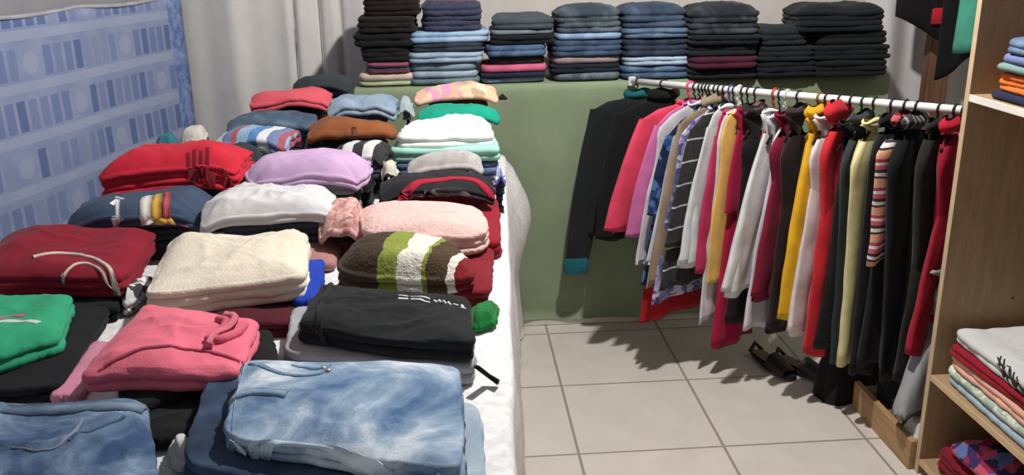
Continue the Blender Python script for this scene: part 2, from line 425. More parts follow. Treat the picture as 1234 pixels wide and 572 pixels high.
# ------------------------------------------------------------------ the rail
RA=Vector((.334,.972,1.012)); RB=Vector((1.173,-.170,1.056))
RDIR=(RB-RA).normalized()
def rail():
    root=empty('clothes_rail',(RA+RB)/2); tag(root,'white tubular clothes rail running from the green counter to the shelves','rail')
    d=RB-RA
    MB().tube([-d/2,-d*.25,Vector(),d*.25,d/2],.0125,14).build('tube',plain('#e2e0df',.35),root)
    MB().box(-.014,0,-.018,.014,.008,.018,.003).build('bracket',plain('#cfcfcf',.4),root,-d/2+Vector((0,-.012,0)),0,False)
    MB().tube([Vector((0,-.006,0)),Vector((0,.006,0))],.026,16).build('bracket',plain('#cfcfcf',.4),root,d/2-Vector((.0,.012,0)))
rail()
def on_rail(px):
    lo_,hi=0.,1.
    for _ in range(40):
        m=(lo_+hi)/2
        if proj(RA.lerp(RB,m))[0]<px: lo_=m
        else: hi=m
    return RA.lerp(RB,(lo_+hi)/2)
BLACKP='#17181a'
def hang(name,hx,sh,hem,sleeve,c,label,cat,ang=0,th=.017,rs=.85,hc=BLACKP,hl=None,sc=None,collar=None,neck='crew',cuff=None,off=0,belly=0,slw=.06):
    H=on_rail(hx)
    if isinstance(c,str): c=fab(c)
    a0=math.atan2(-.585,-.81)+math.radians(ang); d=Vector((math.cos(a0),math.sin(a0),0)); n=Vector((-d.y,d.x,0))
    def hit(px):
        r=ray(*px); t=(H-CAM).dot(n)/r.dot(n); q=CAM+r*t-H; return q.dot(d),q.z
    ws,zs=hit(sh); wh,zh=hit(hem); zn=max(min(-.055,zs+.075),zs+.02)
    root=empty(name,H,a0); tag(root,label,cat,'clothes hanging on the white rail')
    rnd=random.Random(int(hx*7+sh[0])); ph=[rnd.random()*6.3 for _ in range(6)]; pb=(.7,2.1,4.4,1.3)   # folds nest from one garment to the next
    N=44; L=26; V=[];F=[]
    bw=ws-(.02 if sleeve else 0)
    prof=[(.055,zn,.35),(.07,zn-.006,.5),((.07+bw)/2,(zn+zs)/2+.008,.8),(bw*.95,zs+.006,.9),(bw,zs-.015,1)]
    for k in range(1,L):
        t=k/(L-1); z=zs-.015+(zh-zs+.015)*t
        w_=bw+(wh-bw)*t - (.012*math.sin(math.pi*min(1,t*2.2)) if t<.45 else 0) + belly*math.sin(math.pi*t)
        prof.append((w_,z,1+.35*t))
    for k,(w_,z,tt) in enumerate(prof):
        t=max(0,(zs-z)/max(.01,zs-zh))
        for i in range(N):
            a=2*math.pi*i/N; cx=math.copysign(abs(math.cos(a))**.8,math.cos(a)); sy=math.copysign(abs(math.sin(a))**.75,math.sin(a))
            u=w_*cx; 
            if u<0: u*=rs
            g=min(1,t*1.6)
            fold=g*(.009*math.sin(u*38+pb[0])+.005*math.sin(u*71+pb[1]+2*z)+.007*nz(u*14+pb[2],z*3,pb[3]))
            fold+=.002*nz(u*20,z*9,ph[4])
            v=th*tt*sy+fold
            V.append((u+.003*nz(z*5,a,ph[5])*g,v,z+(.008*math.sin(u*30+ph[1])*(k==len(prof)-1))))
    m=len(prof)
    for k in range(m-1):
        for i in range(N):
            i2=(i+1)%N; F.append((k*N+i,k*N+i2,(k+1)*N+i2,(k+1)*N+i))
    # turned-in hem
    b=len(V)
    for i in range(N):
        p=Vector(V[(m-1)*N+i]); V.append((p.x*.97,p.y*.6,p.z+.02))
    for i in range(N): i2=(i+1)%N; F.append(((m-1)*N+i,(m-1)*N+i2,b+i2,b+i))
    mk('body',V,F,c,root)
    if sleeve:
        ue,ze=hit(sleeve); sm=fab(sc) if isinstance(sc,str) else (sc or c)
        for sgn,kx in ((1,1),(-1,rs)):
            V=[];F=[];M=22;K=20
            for k in range(K+1):
                t=k/K; ru=(slw+.012)*(1-t)+slw*.78*t; ru=max(.025,ru); rv=th*(1.05-.1*t)
                if t<.08: ru*=.55+.45*t/.08
                z=zs+.004+(ze-zs-.004)*t
                u=(ws-ru)+(ue-ws)*(t**.9)+.01*math.sin(math.pi*t)-.006*(1-t)
                for i in range(M):
                    a=2*math.pi*i/M
                    V.append((sgn*kx*(u+ru*math.cos(a))+.0025*nz(z*9,a,ph[0]),rv*math.sin(a)+.007+.004*nz(z*5,math.cos(a)*2.3+sgn,ph[1])+.0025*math.sin(a*3+z*6+ph[3])+.0015*math.sin(z*40+ph[2])*t,z+ (.01*math.cos(a) if k==K else 0)))
            for k in range(K):
                for i in range(M): i2=(i+1)%M; F.append((k*M+i,k*M+i2,(k+1)*M+i2,(k+1)*M+i))
            b=len(V)
            for i in range(M):
                p=V[K*M+i]; cxu=sgn*kx*(ue-slw*.78); V.append((cxu+(p[0]-cxu)*.75,p[1]*.6,p[2]+.02))
            for i in range(M): i2=(i+1)%M; F.append((K*M+i,K*M+i2,b+i2,b+i))
            so=mk('sleeve',V,F,sm,root)
            if cuff:
                cm=MB(); cpts=[]
                for k in range(4): cpts.append((sgn*kx*(ue-slw*.78),0,ze+.03-.014*k))
                Vc=[];Fc=[]
                for k in range(5):
                    for i in range(M):
                        a=2*math.pi*i/M; q=1.08 if 0<k<4 else .9
                        Vc.append((sgn*kx*(ue-slw*.78+slw*.8*q*math.cos(a)),th*1.12*q*math.sin(a)+.007,ze+.055-.017*k))
                for k in range(4):
                    for i in range(M): i2=(i+1)%M; Fc.append((k*M+i,k*M+i2,(k+1)*M+i2,(k+1)*M+i))
                mk('cuff',Vc,Fc,fab(cuff),so)
    if neck:
        cc=fab(collar) if isinstance(collar,str) else (collar or c); K=24;hgt,rad={'crew':(.014,.007),'collar':(.032,.009),'hood':(.06,.017),'bunch':(.042,.014)}[neck]
        V=[];F=[];rw=6
        for j in range(rw+1):
            t=j/rw
            for i in range(K):
                a=2*math.pi*i/K
                q=1+ (rad/.055)*math.sin(math.pi*t)+ .12*(neck in('bunch','hood'))*math.sin(a*5+ph[0]+t*4)
                V.append((.056*q*math.cos(a)*(1 if math.cos(a)>0 else .9),(.010+rad*math.sin(math.pi*t))*math.sin(a)*1.1,zn-.006+hgt*t+.006*math.sin(a*3+ph[1])*t))
        for j in range(rw):
            for i in range(K): i2=(i+1)%K; F.append((j*K+i,j*K+i2,(j+1)*K+i2,(j+1)*K+i))
        mk('collar' if neck!='hood' else 'hood',V,F,cc,root)
    # hanger
    hm=MB(); R_=.0165; pts=[]
    for k in range(15):
        a=math.radians(-70+ 250*k/14); pts.append((R_*math.cos(a),0,R_*math.sin(a)))
    pts=pts[::-1]
    pts=[(-R_*1.0,0,-.006)]+pts[1:] if False else pts
    # hook over the rail, then shank down to the neck
    pts+= [(.012,0,-.024),(.003,0,-.034),(0,0,-.045),(0,0,zn-.012)]
    thick=.0032 if hc not in('#e8487a','#e9e7ea','#b4452f') else .0042
    hm.tube(pts,thick,8)
    aw=max(.08,bw*.80); aw*=.75; hm.tube([(-aw*rs,0,zs-.012),(-aw*.5*rs,0,(zs+zn)/2-.014),(0,0,zn-.016),(aw*.5,0,(zs+zn)/2-.014),(aw,0,zs-.012)],.0045,8)
    ho=hm.build('clothes_hanger',plain(hc,.4),None,H,a0)
    tag(ho,hl or ('black plastic hanger holding the '+label.split(' with ')[0].split(' hanging')[0].split(' between')[0].split(' behind')[0].split(' beside')[0]+' on the white rail'),'hanger','hangers on the white rail')
    return root
BLK='#141517'
RED='#b01f2c'
hang('hanging_jacket',771,(709,133),(693,284),(680,326),'#1b1f1f','black jacket with a teal collar and teal cuffs, hanging first by the green counter','jacket',ang=-28,rs=.6,collar='#12565e',cuff='#175f68',neck='collar',th=.014,hl='teal-necked jacket\'s black hanger, first on the rail beside the counter')
hang('hanging_jacket',800,(738,140),(722,286),(716,290),'#121314','plain black jacket with puffy collar between the teal-collared jacket and the coral top','jacket',ang=-22,rs=.6,neck='bunch',collar='#0f1011',th=.014,hl='black hanger holding the puffy-collared black jacket')
hang('hanging_shirt',832,(768,145),(738,280),(726,280),'#d33f5c','coral pink long-sleeved top on a bright pink hanger','shirt',ang=-12,rs=.7,hc='#e8487a',hl='bright pink hanger holding the coral pink top',th=.014)
hang('hanging_shirt',839,(786,152),(762,278),(751,288),'#c46aa0','lilac pink top hanging between the coral top and the blue print','shirt',ang=-8,rs=.7,th=.0085)
hang('hanging_shirt',845,(792,156),(766,318),None,'#c9c6cc','thin white top hanging just right of the lilac pink one','shirt',ang=-6,rs=.7,th=.0085)
hang('hanging_skirt',849,(805,190),(770,389),None,'#a8151f','long red skirt hanging low near the counter, hem close to the floor','skirt',ang=-4,rs=.7,th=.0085,neck=None)
hang('hanging_shirt',853,(799,165),(773,345),(778,262),floral(['#1d2b52','#27447c','#12203f','#4a6c9c','#1b2748'],40),'navy blue printed top hanging left of the taupe cardigan','shirt',ang=-4,rs=.75,th=.0085)
hang('hanging_shirt',857,(808,165),(778,322),(783,318),'#c5c7c9','white blouse hanging directly left of the taupe cardigan','shirt',ang=-2,rs=.75,th=.0085,hl='black hanger holding the white blouse left of the taupe cardigan')
hang('hanging_cardigan',863,(815,150),(777,350),(780,345),'#8f7c68','taupe long cardigan with ribbed collar hanging near the counter','cardigan',rs=.8,neck='bunch',collar='#94836e',th=.0085)
hang('hanging_shirt',868,(818,165),(786,366),None,floral(['#6a6a9c','#9a8fb8','#4b4f86','#b9b2cc'],45),'lilac and blue printed long top whose hem shows under the striped black top','shirt',rs=.8,th=.0085,hl='black hanger holding the lilac and blue printed top')
hang('hanging_shirt',874,(828,158),(795,352),(800,300),stripes([(.07,'#c9c9cc'),(.93,'#131316')],.075,2,.006,6),'black top with thin white horizontal stripes','shirt',rs=.85,th=.0085)
hang('hanging_shirt',881,(848,155),(818,322),(816,320),'#cfd3d4','white ribbed long-sleeved top right of the striped black one','shirt',rs=.85,hc='#4a3a8a',hl='purple hanger holding the white ribbed top',th=.0085)
hang('hanging_shirt',886,(858,165),(838,325),(835,332),'#b92f5c','raspberry pink blouse hanging right of the white ribbed top','shirt',rs=.85,th=.0085)
hang('hanging_dress',891,(865,165),(842,390),None,'#d5d3d6','long white dress on a white hanger, its hem below the raspberry blouse','dress',rs=.85,hc='#e9e7ea',hl='white plastic hanger holding the long white dress',th=.0085)
hang('hanging_shirt',896,(869,165),(852,345),None,'#e4b863','pale yellow narrow top squeezed against the long magenta dress','shirt',rs=.85,th=.0085,hl='black hanger holding the narrow pale yellow top beside the magenta dress')
hang('hanging_dress',903,(886,158),(858,420),(872,260),'#a3123f','long magenta dress with short sleeves, the longest near the middle','dress',rs=.85,th=.015)
hang('hanging_shirt',912,(898,165),(878,388),(884,300),'#191617','black top hanging between the magenta dress and the white shirt','shirt',rs=.85,neck='bunch',collar=floral(['#181414','#2a2526','#58504f','#7a4a50'],40),th=.016,hl='black hanger holding the black top right of the magenta dress')
hang('hanging_shirt',934,(917,162),(872,356),(868,354),'#d2d3d5','plain white long shirt on a rust red hanger','shirt',rs=.85,hc='#b4452f',hl='rust red hanger holding the plain white long shirt',th=.017)
hang('hanging_dress',941,(930,168),(896,400),None,'#cfcdd2','white slip dress, its hem showing under the maroon top','dress',rs=.85,th=.012,hl='black hanger holding the white slip dress behind the maroon top')
hang('hanging_shirt',949,(940,165),(908,362),(904,360),'#7d1534','maroon long-sleeved top on a thin white hanger','shirt',rs=.85,hc='#d9dadb',hl='thin white hanger holding the maroon top',th=.016)
hang('hanging_jacket',963,(953,165),(926,402),(922,398),'#2a1f1e','dark brown jacket hanging left of the yellow top','jacket',rs=.85,neck='collar',collar='#3a3534',th=.017)
hang('hanging_shirt',988,(972,162),(942,384),(935,387),'#e0a91e','yellow long-sleeved top with bunched ruffle collar','shirt',rs=.85,neck='bunch',collar='#d9a51f',hc='#8a5a1c',hl='brown wooden hanger holding the yellow ruffled top',th=.018)
hang('hanging_shirt',997,(986,168),(955,404),(947,402),'#d9d2d4','white blouse with frilled cuffs hanging between the yellow and red tops','shirt',rs=.85,th=.017,hl='black hanger holding the white frilled blouse beside the yellow top')
hang('hanging_hoodie',1013,(1004,158),(974,427),(966,428),'#c92a33','bright red hoodie hanging right of the white frilled blouse','hoodie',rs=.85,neck='hood',collar='#c22b34',th=.019)
hang('hanging_shirt',1027,(1024,175),(1012,405),None,'#17181a','black narrow top hanging just right of the red hoodie','shirt',rs=.85,th=.014)
hang('hanging_jacket',1041,(1033,168),(1014,430),(1004,432),'#2d3536','dark slate green jacket hanging left of the pale yellow shirt','jacket',rs=.85,neck='collar',collar='#3a4141',th=.016)
hang('hanging_shirt',1055,(1049,168),(1024,433),(1020,432),'#d8cf98','pale yellow long shirt hanging right of centre on the rail','shirt',rs=.85,th=.019)
hang('hanging_coat',1076,(1070,160),(1048,440),(1044,436),'#131417','long black coat hanging between the pale yellow shirt and the striped sleeve','coat',rs=.85,neck='collar',th=.018)
hang('hanging_shirt',1092,(1094,162),(1076,420),(1083,300),'#16161a','black top with pink, peach and white striped sleeves','shirt',rs=.85,sc=stripes([(.16,'#c9546a'),(.1,'#e8dcd8'),(.12,'#a73a4f'),(.3,'#e0a07c'),(.08,'#17161a'),(.12,'#e4d5d2'),(.12,'#1a181c')],.085,2,.012,14),neck='bunch',collar=floral(['#7a1f2a','#17161a','#c45a5a','#17161a'],50),th=.017,hl='black hanger holding the black top with striped sleeves')
hang('hanging_jacket',1106,(1107,163),(1072,452),(1060,455),'#141518','black sports jacket with grey stripes on its collar','jacket',rs=.85,neck='bunch',collar=stripes([(.25,'#8f9498'),(.75,'#17181b')],.02,0,.006,20),th=.018)
hang('hanging_coat',1133,(1130,165),(1086,468),(1074,462),'#23231e','dark olive coat on a thick black hanger','coat',rs=.75,neck='collar',th=.02,hl='thick black hanger hooked over the rail end with the olive coat')
hang('hanging_shirt',1152,(1150,172),(1112,430),(1090,430),'#97142a','dark red top hanging nearest the shelves','shirt',rs=.6,neck='bunch',collar='#b0162e',th=.018,slw=.045)
hang('hanging_trousers',1162,(1140,345),(1079,503),None,'#949497','grey sweatpants hanging low against the shelf panel','trousers',rs=.35,neck=None,th=.03)
# ------------------------------------------------------------------ clothes hung high in the back corner
def corner_hang(name,x0,x1,yb,Y,mat,label,cat,seed,slant=0):
    """a garment hung from a nail on the back wall, only its lower part below the picture's top edge"""
    a=aty(x0,yb,Y); b=aty(x1,yb,Y); zb=a.z; W=b.x-a.x; zt=zb+.55; V=[];F=[];N=30;L=16
    for k in range(L+1):
        t=k/L
        for i in range(N):
            th=2*math.pi*i/N; u=math.cos(th)*W/2*(.75+.25*min(1,t*2)); 
            z=zt+(zb-zt)*t - (slant*(u/W)*t)
            V.append((u,.028*math.sin(th)+.012*math.sin(u*40+seed)*t+.008*nz(u*9,z*5,seed),z-zb+.008*math.sin(u*25+seed)*(k==L)))
    for k in range(L):
        for i in range(N): i2=(i+1)%N; F.append((k*N+i,k*N+i2,(k+1)*N+i2,(k+1)*N+i))
    F.append(tuple(range(N))[::-1]); F.append(tuple(range(L*N,L*N+N)))
    root=empty(name,((a.x+b.x)/2,Y,zb)); tag(root,label,cat)
    mk('body',V,F,mat,root)
    MB().tube([(0,.0,.54),(0,0,.60),(.012,0,.615),(.012,.0,.63),(0,0,.64)],.003,8).build('hanging_loop',plain(BLACKP),root)
    return root
g=corner_hang('hanging_bag',1076,1142,36,1.16,fab('#151214'),'black garment with a small red label hung high beside the wooden post','garment',2,.12)
MB().box(-.012,-.05,.02,.075,-.035,.085,.01).build('label_patch',fab('#b3202e'),g,(.03,0,.0),0)
corner_hang('hanging_jacket',1150,1186,58,.92,fab('#4a9a85'),'teal green denim jacket hung high above the rail beside the shelves','jacket',5,-.04)
corner_hang('hanging_coat',1128,1186,76,1.02,fab('#101012'),'black coat hung high behind the teal jacket','coat',7,-.12)
MB_r=MB().tube([(1.2,1.09,1.78),(2.0,1.09,1.78)],.012,12)
MB_r.build('upper_rail',plain('#cfcfcf',.4)); tag(bpy.data.objects['upper_rail'],'short metal rod high in the back right corner, above the picture','rail')
# ------------------------------------------------------------------ folded clothes
def fold(name,quad,z0,h,mat,label,cat,group=None,layers=None,wr=.004,dome=.15,seed=0,wob=.006,n=18,N=112,off=.007,tilt=0.0,lump=None,lt=.018,droop=0.0):
    """folded garment: quad = world xy of back-left, back-right, front-right, front-left corner"""
    q=[Vector((p[0],p[1])) for p in quad]; c=sum(q,Vector((0,0)))/4
    e=(q[2]-q[3]); rz=math.atan2(e.y,e.x); R2=Matrix.Rotation(-rz,2); q=[R2@(p-c) for p in q]
    rnd=random.Random(seed*31+len(label)); sx,sy,sz=rnd.random()*50,rnd.random()*50,rnd.random()*50
    wa=rnd.uniform(-.5,.5)
    if lump is None: lump=min(.016,wr*2.2)
    q=[Vector((p.x*(1+rnd.uniform(-.05,.05)),p.y*(1+rnd.uniform(-.06,.06)))) for p in q]
    def bil(a,b):
        s_=(a+1)/2; t_=(b+1)/2
        return (q[3]*(1-s_)+q[2]*s_)*(1-t_)+(q[0]*(1-s_)+q[1]*s_)*t_
    per=[]
    for i in range(N):
        a=2*math.pi*(i+.5)/N
        # denser samples near the corners
        a=a+.10*math.sin(4*a+math.pi)*(-1)
        ca,sa=math.cos(a),math.sin(a); r=(abs(ca)**n+abs(sa)**n)**(-1/n)
        g=1+(.018*nz(ca*2+sx,sa*2+sy,3)+.012*nz(ca*6+sx,sa*6,8))*min(1,wr/.004)
        per.append((ca*r*g,sa*r*g))
    outl=[bil(*p) for p in per]
    cf=[.45+.75*(min(abs(a_),abs(b_))/max(abs(a_),abs(b_)))**3 for a_,b_ in per]   # corners hang lower than the edges
    nor=[]
    for i in range(N):
        t=outl[(i+1)%N]-outl[i-1]; nn=Vector((t.y,-t.x)); nor.append(nn.normalized() if nn.length>1e-9 else Vector((1,0)))
    size=min((q[2]-q[3]).length,(q[0]-q[3]).length)
    he=h*(1-dome)
    if layers is None: layers=max(1,min(7,round(he/lt)))
    lh=he/layers; rad=lh/2
    ins=min(rad/(size/2+1e-6),.5)
    V=[];F=[]
    def wrk(x,y):
        X=x*math.cos(wa)-y*math.sin(wa); Y=x*math.sin(wa)+y*math.cos(wa)
        X+=.03*nz(x*9+sx,y*9,1); Y+=.03*nz(x*9,y*9+sy,2)
        r1=1-abs(nz(X*4+sx,Y*13+sy,sz))*2.6; r2=1-abs(nz(X*16+sy,Y*9+sx,sz+3))*2.6; r3=1-abs(nz(X*22+sy,Y*30+sx,sz+7))*2.2
        return .8*max(0,r1)**2+.5*max(0,r2)**2+.3*max(0,r3)**2-.4
    S_=[0]+[k/22 for k in range(1,21)]+[.955,.985,1.0]
    for k,s_ in enumerate(S_):
        f=s_*(1-ins)
        for i in range(N):
            if k==0 and i>0: continue
            p=bil(per[i][0]*f,per[i][1]*f)
            z=he+(h-he)*(1-s_**5)+wr*wrk(p.x,p.y)*(1-.45*s_**6)+lump*1.6*nz(p.x*6+sy,p.y*6+sx,4)*(1-.5*s_**4)+tilt*p.y
            z=max(.3*h,z); dr=droop*(max(0,s_-.4)/.6)**2.5*(cf[i]+.5*nz(per[i][0]*1.5+sx,per[i][1]*1.5,2))
            V.append((p.x,p.y,z-dr))
    def idx(k,i): return 0 if k==0 else 1+(k-1)*N+i%N
    for k in range(len(S_)-1):
        for i in range(N):
            if k==0: F.append((0,idx(1,i),idx(1,i+1)))
            else: F.append((idx(k,i),idx(k+1,i),idx(k+1,i+1),idx(k,i+1)))
    base_k=len(S_)-1; rows=[[idx(base_k,i) for i in range(N)]]
    ed=[lump*1.6*nz(bil(per[i][0],per[i][1]).x*6+sy,bil(per[i][0],per[i][1]).y*6+sx,4)*.5 for i in range(N)]
    for l in range(layers):
        zc=he-lh*(l+.5); ph=rnd.random()*30; sh=Vector((rnd.uniform(-1,1),rnd.uniform(-1,1)))*off*.5*(l>0)
        for a in ((65,35,0,-35,-70) if l<layers-1 else (65,35,0,-40,-75,-90)):
            ar=math.radians(a); row=[]; last=(l==layers-1)
            for i in range(N):
                o=nz(per[i][0]*1.6+ph,per[i][1]*1.6,l)*off*(1 if l else .5)+nz(per[i][0]*6+ph,per[i][1]*6,l+9)*wob*.6
                p=bil(per[i][0]*(1-ins),per[i][1]*(1-ins))
                p=p+nor[i]*(rad*math.cos(ar)*.9+o)+sh
                zz=zc+rad*math.sin(ar)+ed[i]*(zc/he)+nz(per[i][0]*3+ph,per[i][1]*3,l)*min(lh*.3,wr)*(0 if last else 1)+tilt*p.y
                row.append(len(V)); V.append((p.x,p.y,max(0,zz)-droop*(cf[i]+.5*nz(per[i][0]*1.5+sx,per[i][1]*1.5,2))))
            rows.append(row)
    for a_,b_ in zip(rows,rows[1:]):
        for i in range(N): F.append((a_[i],b_[i],b_[(i+1)%N],a_[(i+1)%N]))
    if droop:
        b_=len(V)
        for i in range(N):
            pp=bil(per[i][0]*.7,per[i][1]*.7); V.append((pp.x,pp.y,0))
        for i in range(N): F.append((rows[-1][i],b_+i,b_+(i+1)%N,rows[-1][(i+1)%N]))
        F.append(tuple(range(b_,b_+N))[::-1])
    else: F.append(tuple(rows[-1])[::-1])
    o=mk(name,V,F,mat,None,(c.x,c.y,z0),rz); tag(o,label,cat,group)
    bv=BVHTree.FromPolygons([Vector(v) for v in V],F); o_bv[o.name]=(bv,Matrix.Translation((c.x,c.y,z0))@Matrix.Rotation(rz,4,'Z'))
    return o
o_bv={}
def resample(P,step):
    out=[P[0]]
    for a,b in zip(P,P[1:]):
        n=max(1,int((b-a).length/step))
        for k in range(1,n+1): out.append(a.lerp(b,k/n))
    return out
def ribbon(o,name,pts,width,mat,zref=None,lift=.0025,px=True,across=3,smooth=True,th=.002):
    """strip of cloth, cord or print lying on the garment o; pts are points on it"""
    bv,M=o_bv[o.name]; Mi=M.inverted()
    zz=zref if zref is not None else M.translation.z+o.dimensions.z*.9
    if o.dimensions.z==0 or zref is None: zz=M.translation.z+max(v.co.z for v in o.data.vertices)*.92
    L=[]
    for p in pts:
        wv=atz(p[0],p[1],zz) if px else M@Vector((p[0],p[1],0))
        l=Mi@wv; L.append(Vector((l.x,l.y)))
    if smooth and len(L)>2:
        for _ in range(2):
            Q=[L[0]]
            for a,b in zip(L,L[1:]): Q+=[a.lerp(b,.25),a.lerp(b,.75)]
            Q.append(L[-1]); L=Q
    L=resample(L,.008); V=[];F=[]; NB=[]
    def drop(p):
        h=bv.ray_cast(Vector((p.x,p.y,1)),Vector((0,0,-1)))
        return (h[0],h[1]) if h[0] is not None else None
    lastz=[None]*across
    for i,p in enumerate(L):
        t=(L[min(i+1,len(L)-1)]-L[max(i-1,0)]); t=t.normalized() if t.length>0 else Vector((1,0)); nn=Vector((-t.y,t.x))
        for k in range(across):
            f=k/(across-1)-.5; pp=p+nn*width*f; hit=drop(pp)
            if hit is None:
                zz0=(lastz[k] if lastz[k] is not None else max(v.co.z for v in o.data.vertices)*.8)-.009
                r=bv.find_nearest(Vector((pp.x,pp.y,zz0))); q_,nq=r[0],r[1]; out=Vector((pp.x-q_.x,pp.y-q_.y,0))
                if nq.dot(out)<0: nq=-nq
                lastz[k]=max(.002,zz0)
            else:
                q_,nq=hit; nq=nq if nq.z>0 else -nq; lastz[k]=q_.z
            V.append(q_+nq*(lift+(th if 0<k<across-1 else 0))); NB.append(nq)
    n=len(L)
    for i in range(n-1):
        for k in range(across-1): a=i*across+k; F.append((a,a+1,a+across+1,a+across))
    b=len(V); V+= [v-m_*(lift+th*.5) for v,m_ in zip(V,NB)]
    for i in range(n-1):
        for k in range(across-1): a=b+i*across+k; F.append((a,a+across,a+across+1,a+1))
        for k in (0,across-1): a=i*across+k; F.append((a,a+across,b+a+across,b+a))
    for i in (0,n-1):
        for k in range(across-1): a=i*across+k; F.append((a,a+1,b+a+1,b+a))
    return mk(name,V,F,mat,o)
def strokes(o,name,segs,width,mat):
    """a print made of several short strokes, one mesh"""
    parts=[ribbon(o,name,s_,width,mat,smooth=False,lift=.0012,th=.0004) for s_ in segs]
    V=[];F=[]
    for p in parts:
        b=len(V); V+=[tuple(v.co) for v in p.data.vertices]; F+=[tuple(i+b for i in f.vertices) for f in p.data.polygons]
        bpy.data.objects.remove(p)
    return mk(name,V,F,mat,o)
def Q(*px,z): return [atz(x,y,z).xy for x,y in px]
def near(name,pxs,z0,h,mat,label,cat,**k): return fold(name,Q(*pxs,z=z0+h*.9),z0,h,mat,label,cat,**k)
def far(name,xl,xr,yb,yt,Y,d,mat,label,cat,z0=None,inset=.015,yr=0,hmin=.022,skew=0.0,**k):
    """front bottom edge from pixel xl to xr on row yb at depth Y, top silhouette on row yt"""
    a=aty(xl,yb,Y); b=aty(xr,yb+yr,Y); zz=(a.z+b.z)/2 if z0 is None else z0
    zt=aty((xl+xr)/2,yt,Y+d*.75).z; h=min(max(hmin,zt-zz),.55*min(abs(b.x-a.x),d))
    rz=math.radians(k.pop('rot',0)); cx=(a.x+b.x)/2; W=(b.x-a.x); c,s_=math.cos(rz),math.sin(rz)
    pts=[]
    for (u,v) in ((-W/2+inset+skew,d),(W/2-inset+skew,d),(W/2,0),(-W/2,0)):
        pts.append((cx+u*c-v*s_,Y+u*s_+v*c))
    o=fold(name,pts,zz,h,mat,label,cat,**k); o['_z0']=zz; return o
# ------------------------------------------------------------------ stacks of jeans on the counter
ORD=['lowest','second from the bottom','third from the bottom','fourth from the bottom','fifth from the bottom','sixth from the bottom','seventh from the bottom','eighth from the bottom']
def cstack(sname,gname,Y,pieces,seed,depth=.27):
    zprev=CT+.001
    n=len(pieces)
    for k,(xl,xr,yt,mat,desc,nm,cat) in enumerate(pieces):
        zt=aty((xl+xr)/2,yt,Y).z; a=aty(xl,yt,Y); b=aty(xr,yt,Y); rnd=random.Random(seed*9+k)
        h=max(.016,zt-zprev); yy=Y+rnd.uniform(-.012,.012); d=depth+rnd.uniform(-.03,.02)
        top=(k==n-1)
        pos='topmost' if top else ORD[k]
        fold(nm,[(a.x-.004,yy+d),(b.x+.004,yy+d),(b.x+.006,yy),(a.x-.006,yy)],zprev,h,mat,f'{desc}, {pos} in {sname}',cat,gname,
             lt=.02,wr=.004 if top else .002,dome=.25 if top else .06,seed=seed*20+k,n=8,N=64)
        zprev+=h*(1-.0)+.0005
J='folded_jeans'; P_='folded_trousers'; T='folded_shirt'
dk=lambda h:fab(h,.2,20)
cstack('the leftmost dark stack','stacked garments beside the curtain',1.02,[
 (433,497,99,fab('#a9b294'),'pale green folded garment',T,'shirt'),(432,497,89,fab('#c2b3a4'),'cream folded garment',T,'shirt'),
 (441,493,75,stripes([(.3,'#8f3150'),(.7,'#2b2638')],.03,2,.01,12),'navy and dark pink folded garment',T,'shirt'),
 (434,492,57,dk('#171718'),'black folded trousers',P_,'trousers'),(424,494,40,dk('#141516'),'wider black folded trousers',P_,'trousers'),
 (429,499,20,dk('#191716'),'black folded trousers with brown tinge',P_,'trousers'),(437,503,-14,fab('#1d1310',.3,12),'very dark brown folded trousers',P_,'trousers')],1)
cstack('the navy-topped jeans stack','stacked jeans right of the black stack',1.02,[
 (495,578,95,denim('#3d5258','#6a8088',6),'grey green jeans',J,'jeans'),(494,577,86,denim('#6b7f90','#95a8b6',6),'pale grey blue jeans',J,'jeans'),
 (492,576,76,denim('#546a80','#8096ac',6),'mid grey blue jeans',J,'jeans'),(491,582,63,denim('#6d87a0','#94abc0',6),'dusty light blue jeans',J,'jeans'),
 (495,584,52,denim('#151c26','#2c3946',6),'near-black jeans',J,'jeans'),(491,588,38,denim('#6284aa','#93b0cc',5),'bright light blue jeans',J,'jeans'),
 (508,579,-4,stripes([(.12,'#5a2a48'),(.88,'#1c2442')],.12,2,.02,6,.1),'navy blue bundle with a reddish band',P_,'trousers')],2)
cstack('the slate-topped stack','stacked jeans with one pink garment',1.02,[
 (581,658,93,denim('#5f789e','#8aa2c4',7),'soft blue jeans',J,'jeans'),(582,659,88,dk('#20243a'),'thin navy folded trousers',P_,'trousers'),
 (581,660,78,fab('#c0607f',.15),'pink folded garment',T,'shirt'),(592,657,68,dk('#2a2c35'),'charcoal folded trousers',P_,'trousers'),
 (586,659,54,denim('#25385a','#4d688c',8),'mid blue jeans',J,'jeans'),(592,668,42,dk('#14171c'),'black folded trousers',P_,'trousers'),
 (593,668,36,fab('#6e7881'),'thin light grey folded garment',P_,'trousers'),(595,667,19,dk('#3b464d'),'slate grey folded trousers',P_,'trousers')],3)
cstack('the stack topped by faded jeans','stacked jeans in the middle of the counter',1.02,[
 (669,748,88,denim('#2a3340','#6b7884',8),'dark grey jeans with pale patches',J,'jeans'),(668,746,77,dk('#191f29'),'blue black jeans',J,'jeans'),
 (668,748,68,fab('#93848a',.2,18),'greyish pink folded garment',T,'shirt'),(667,749,48,denim('#1e2c42','#3d5370',7),'deep blue jeans',J,'jeans'),
 (670,750,40,denim('#54709a','#86a3c6',7),'light blue jeans',J,'jeans'),(673,748,6,denim('#2c3743','#7d8893',4,.6),'faded grey jeans',J,'jeans')],4)
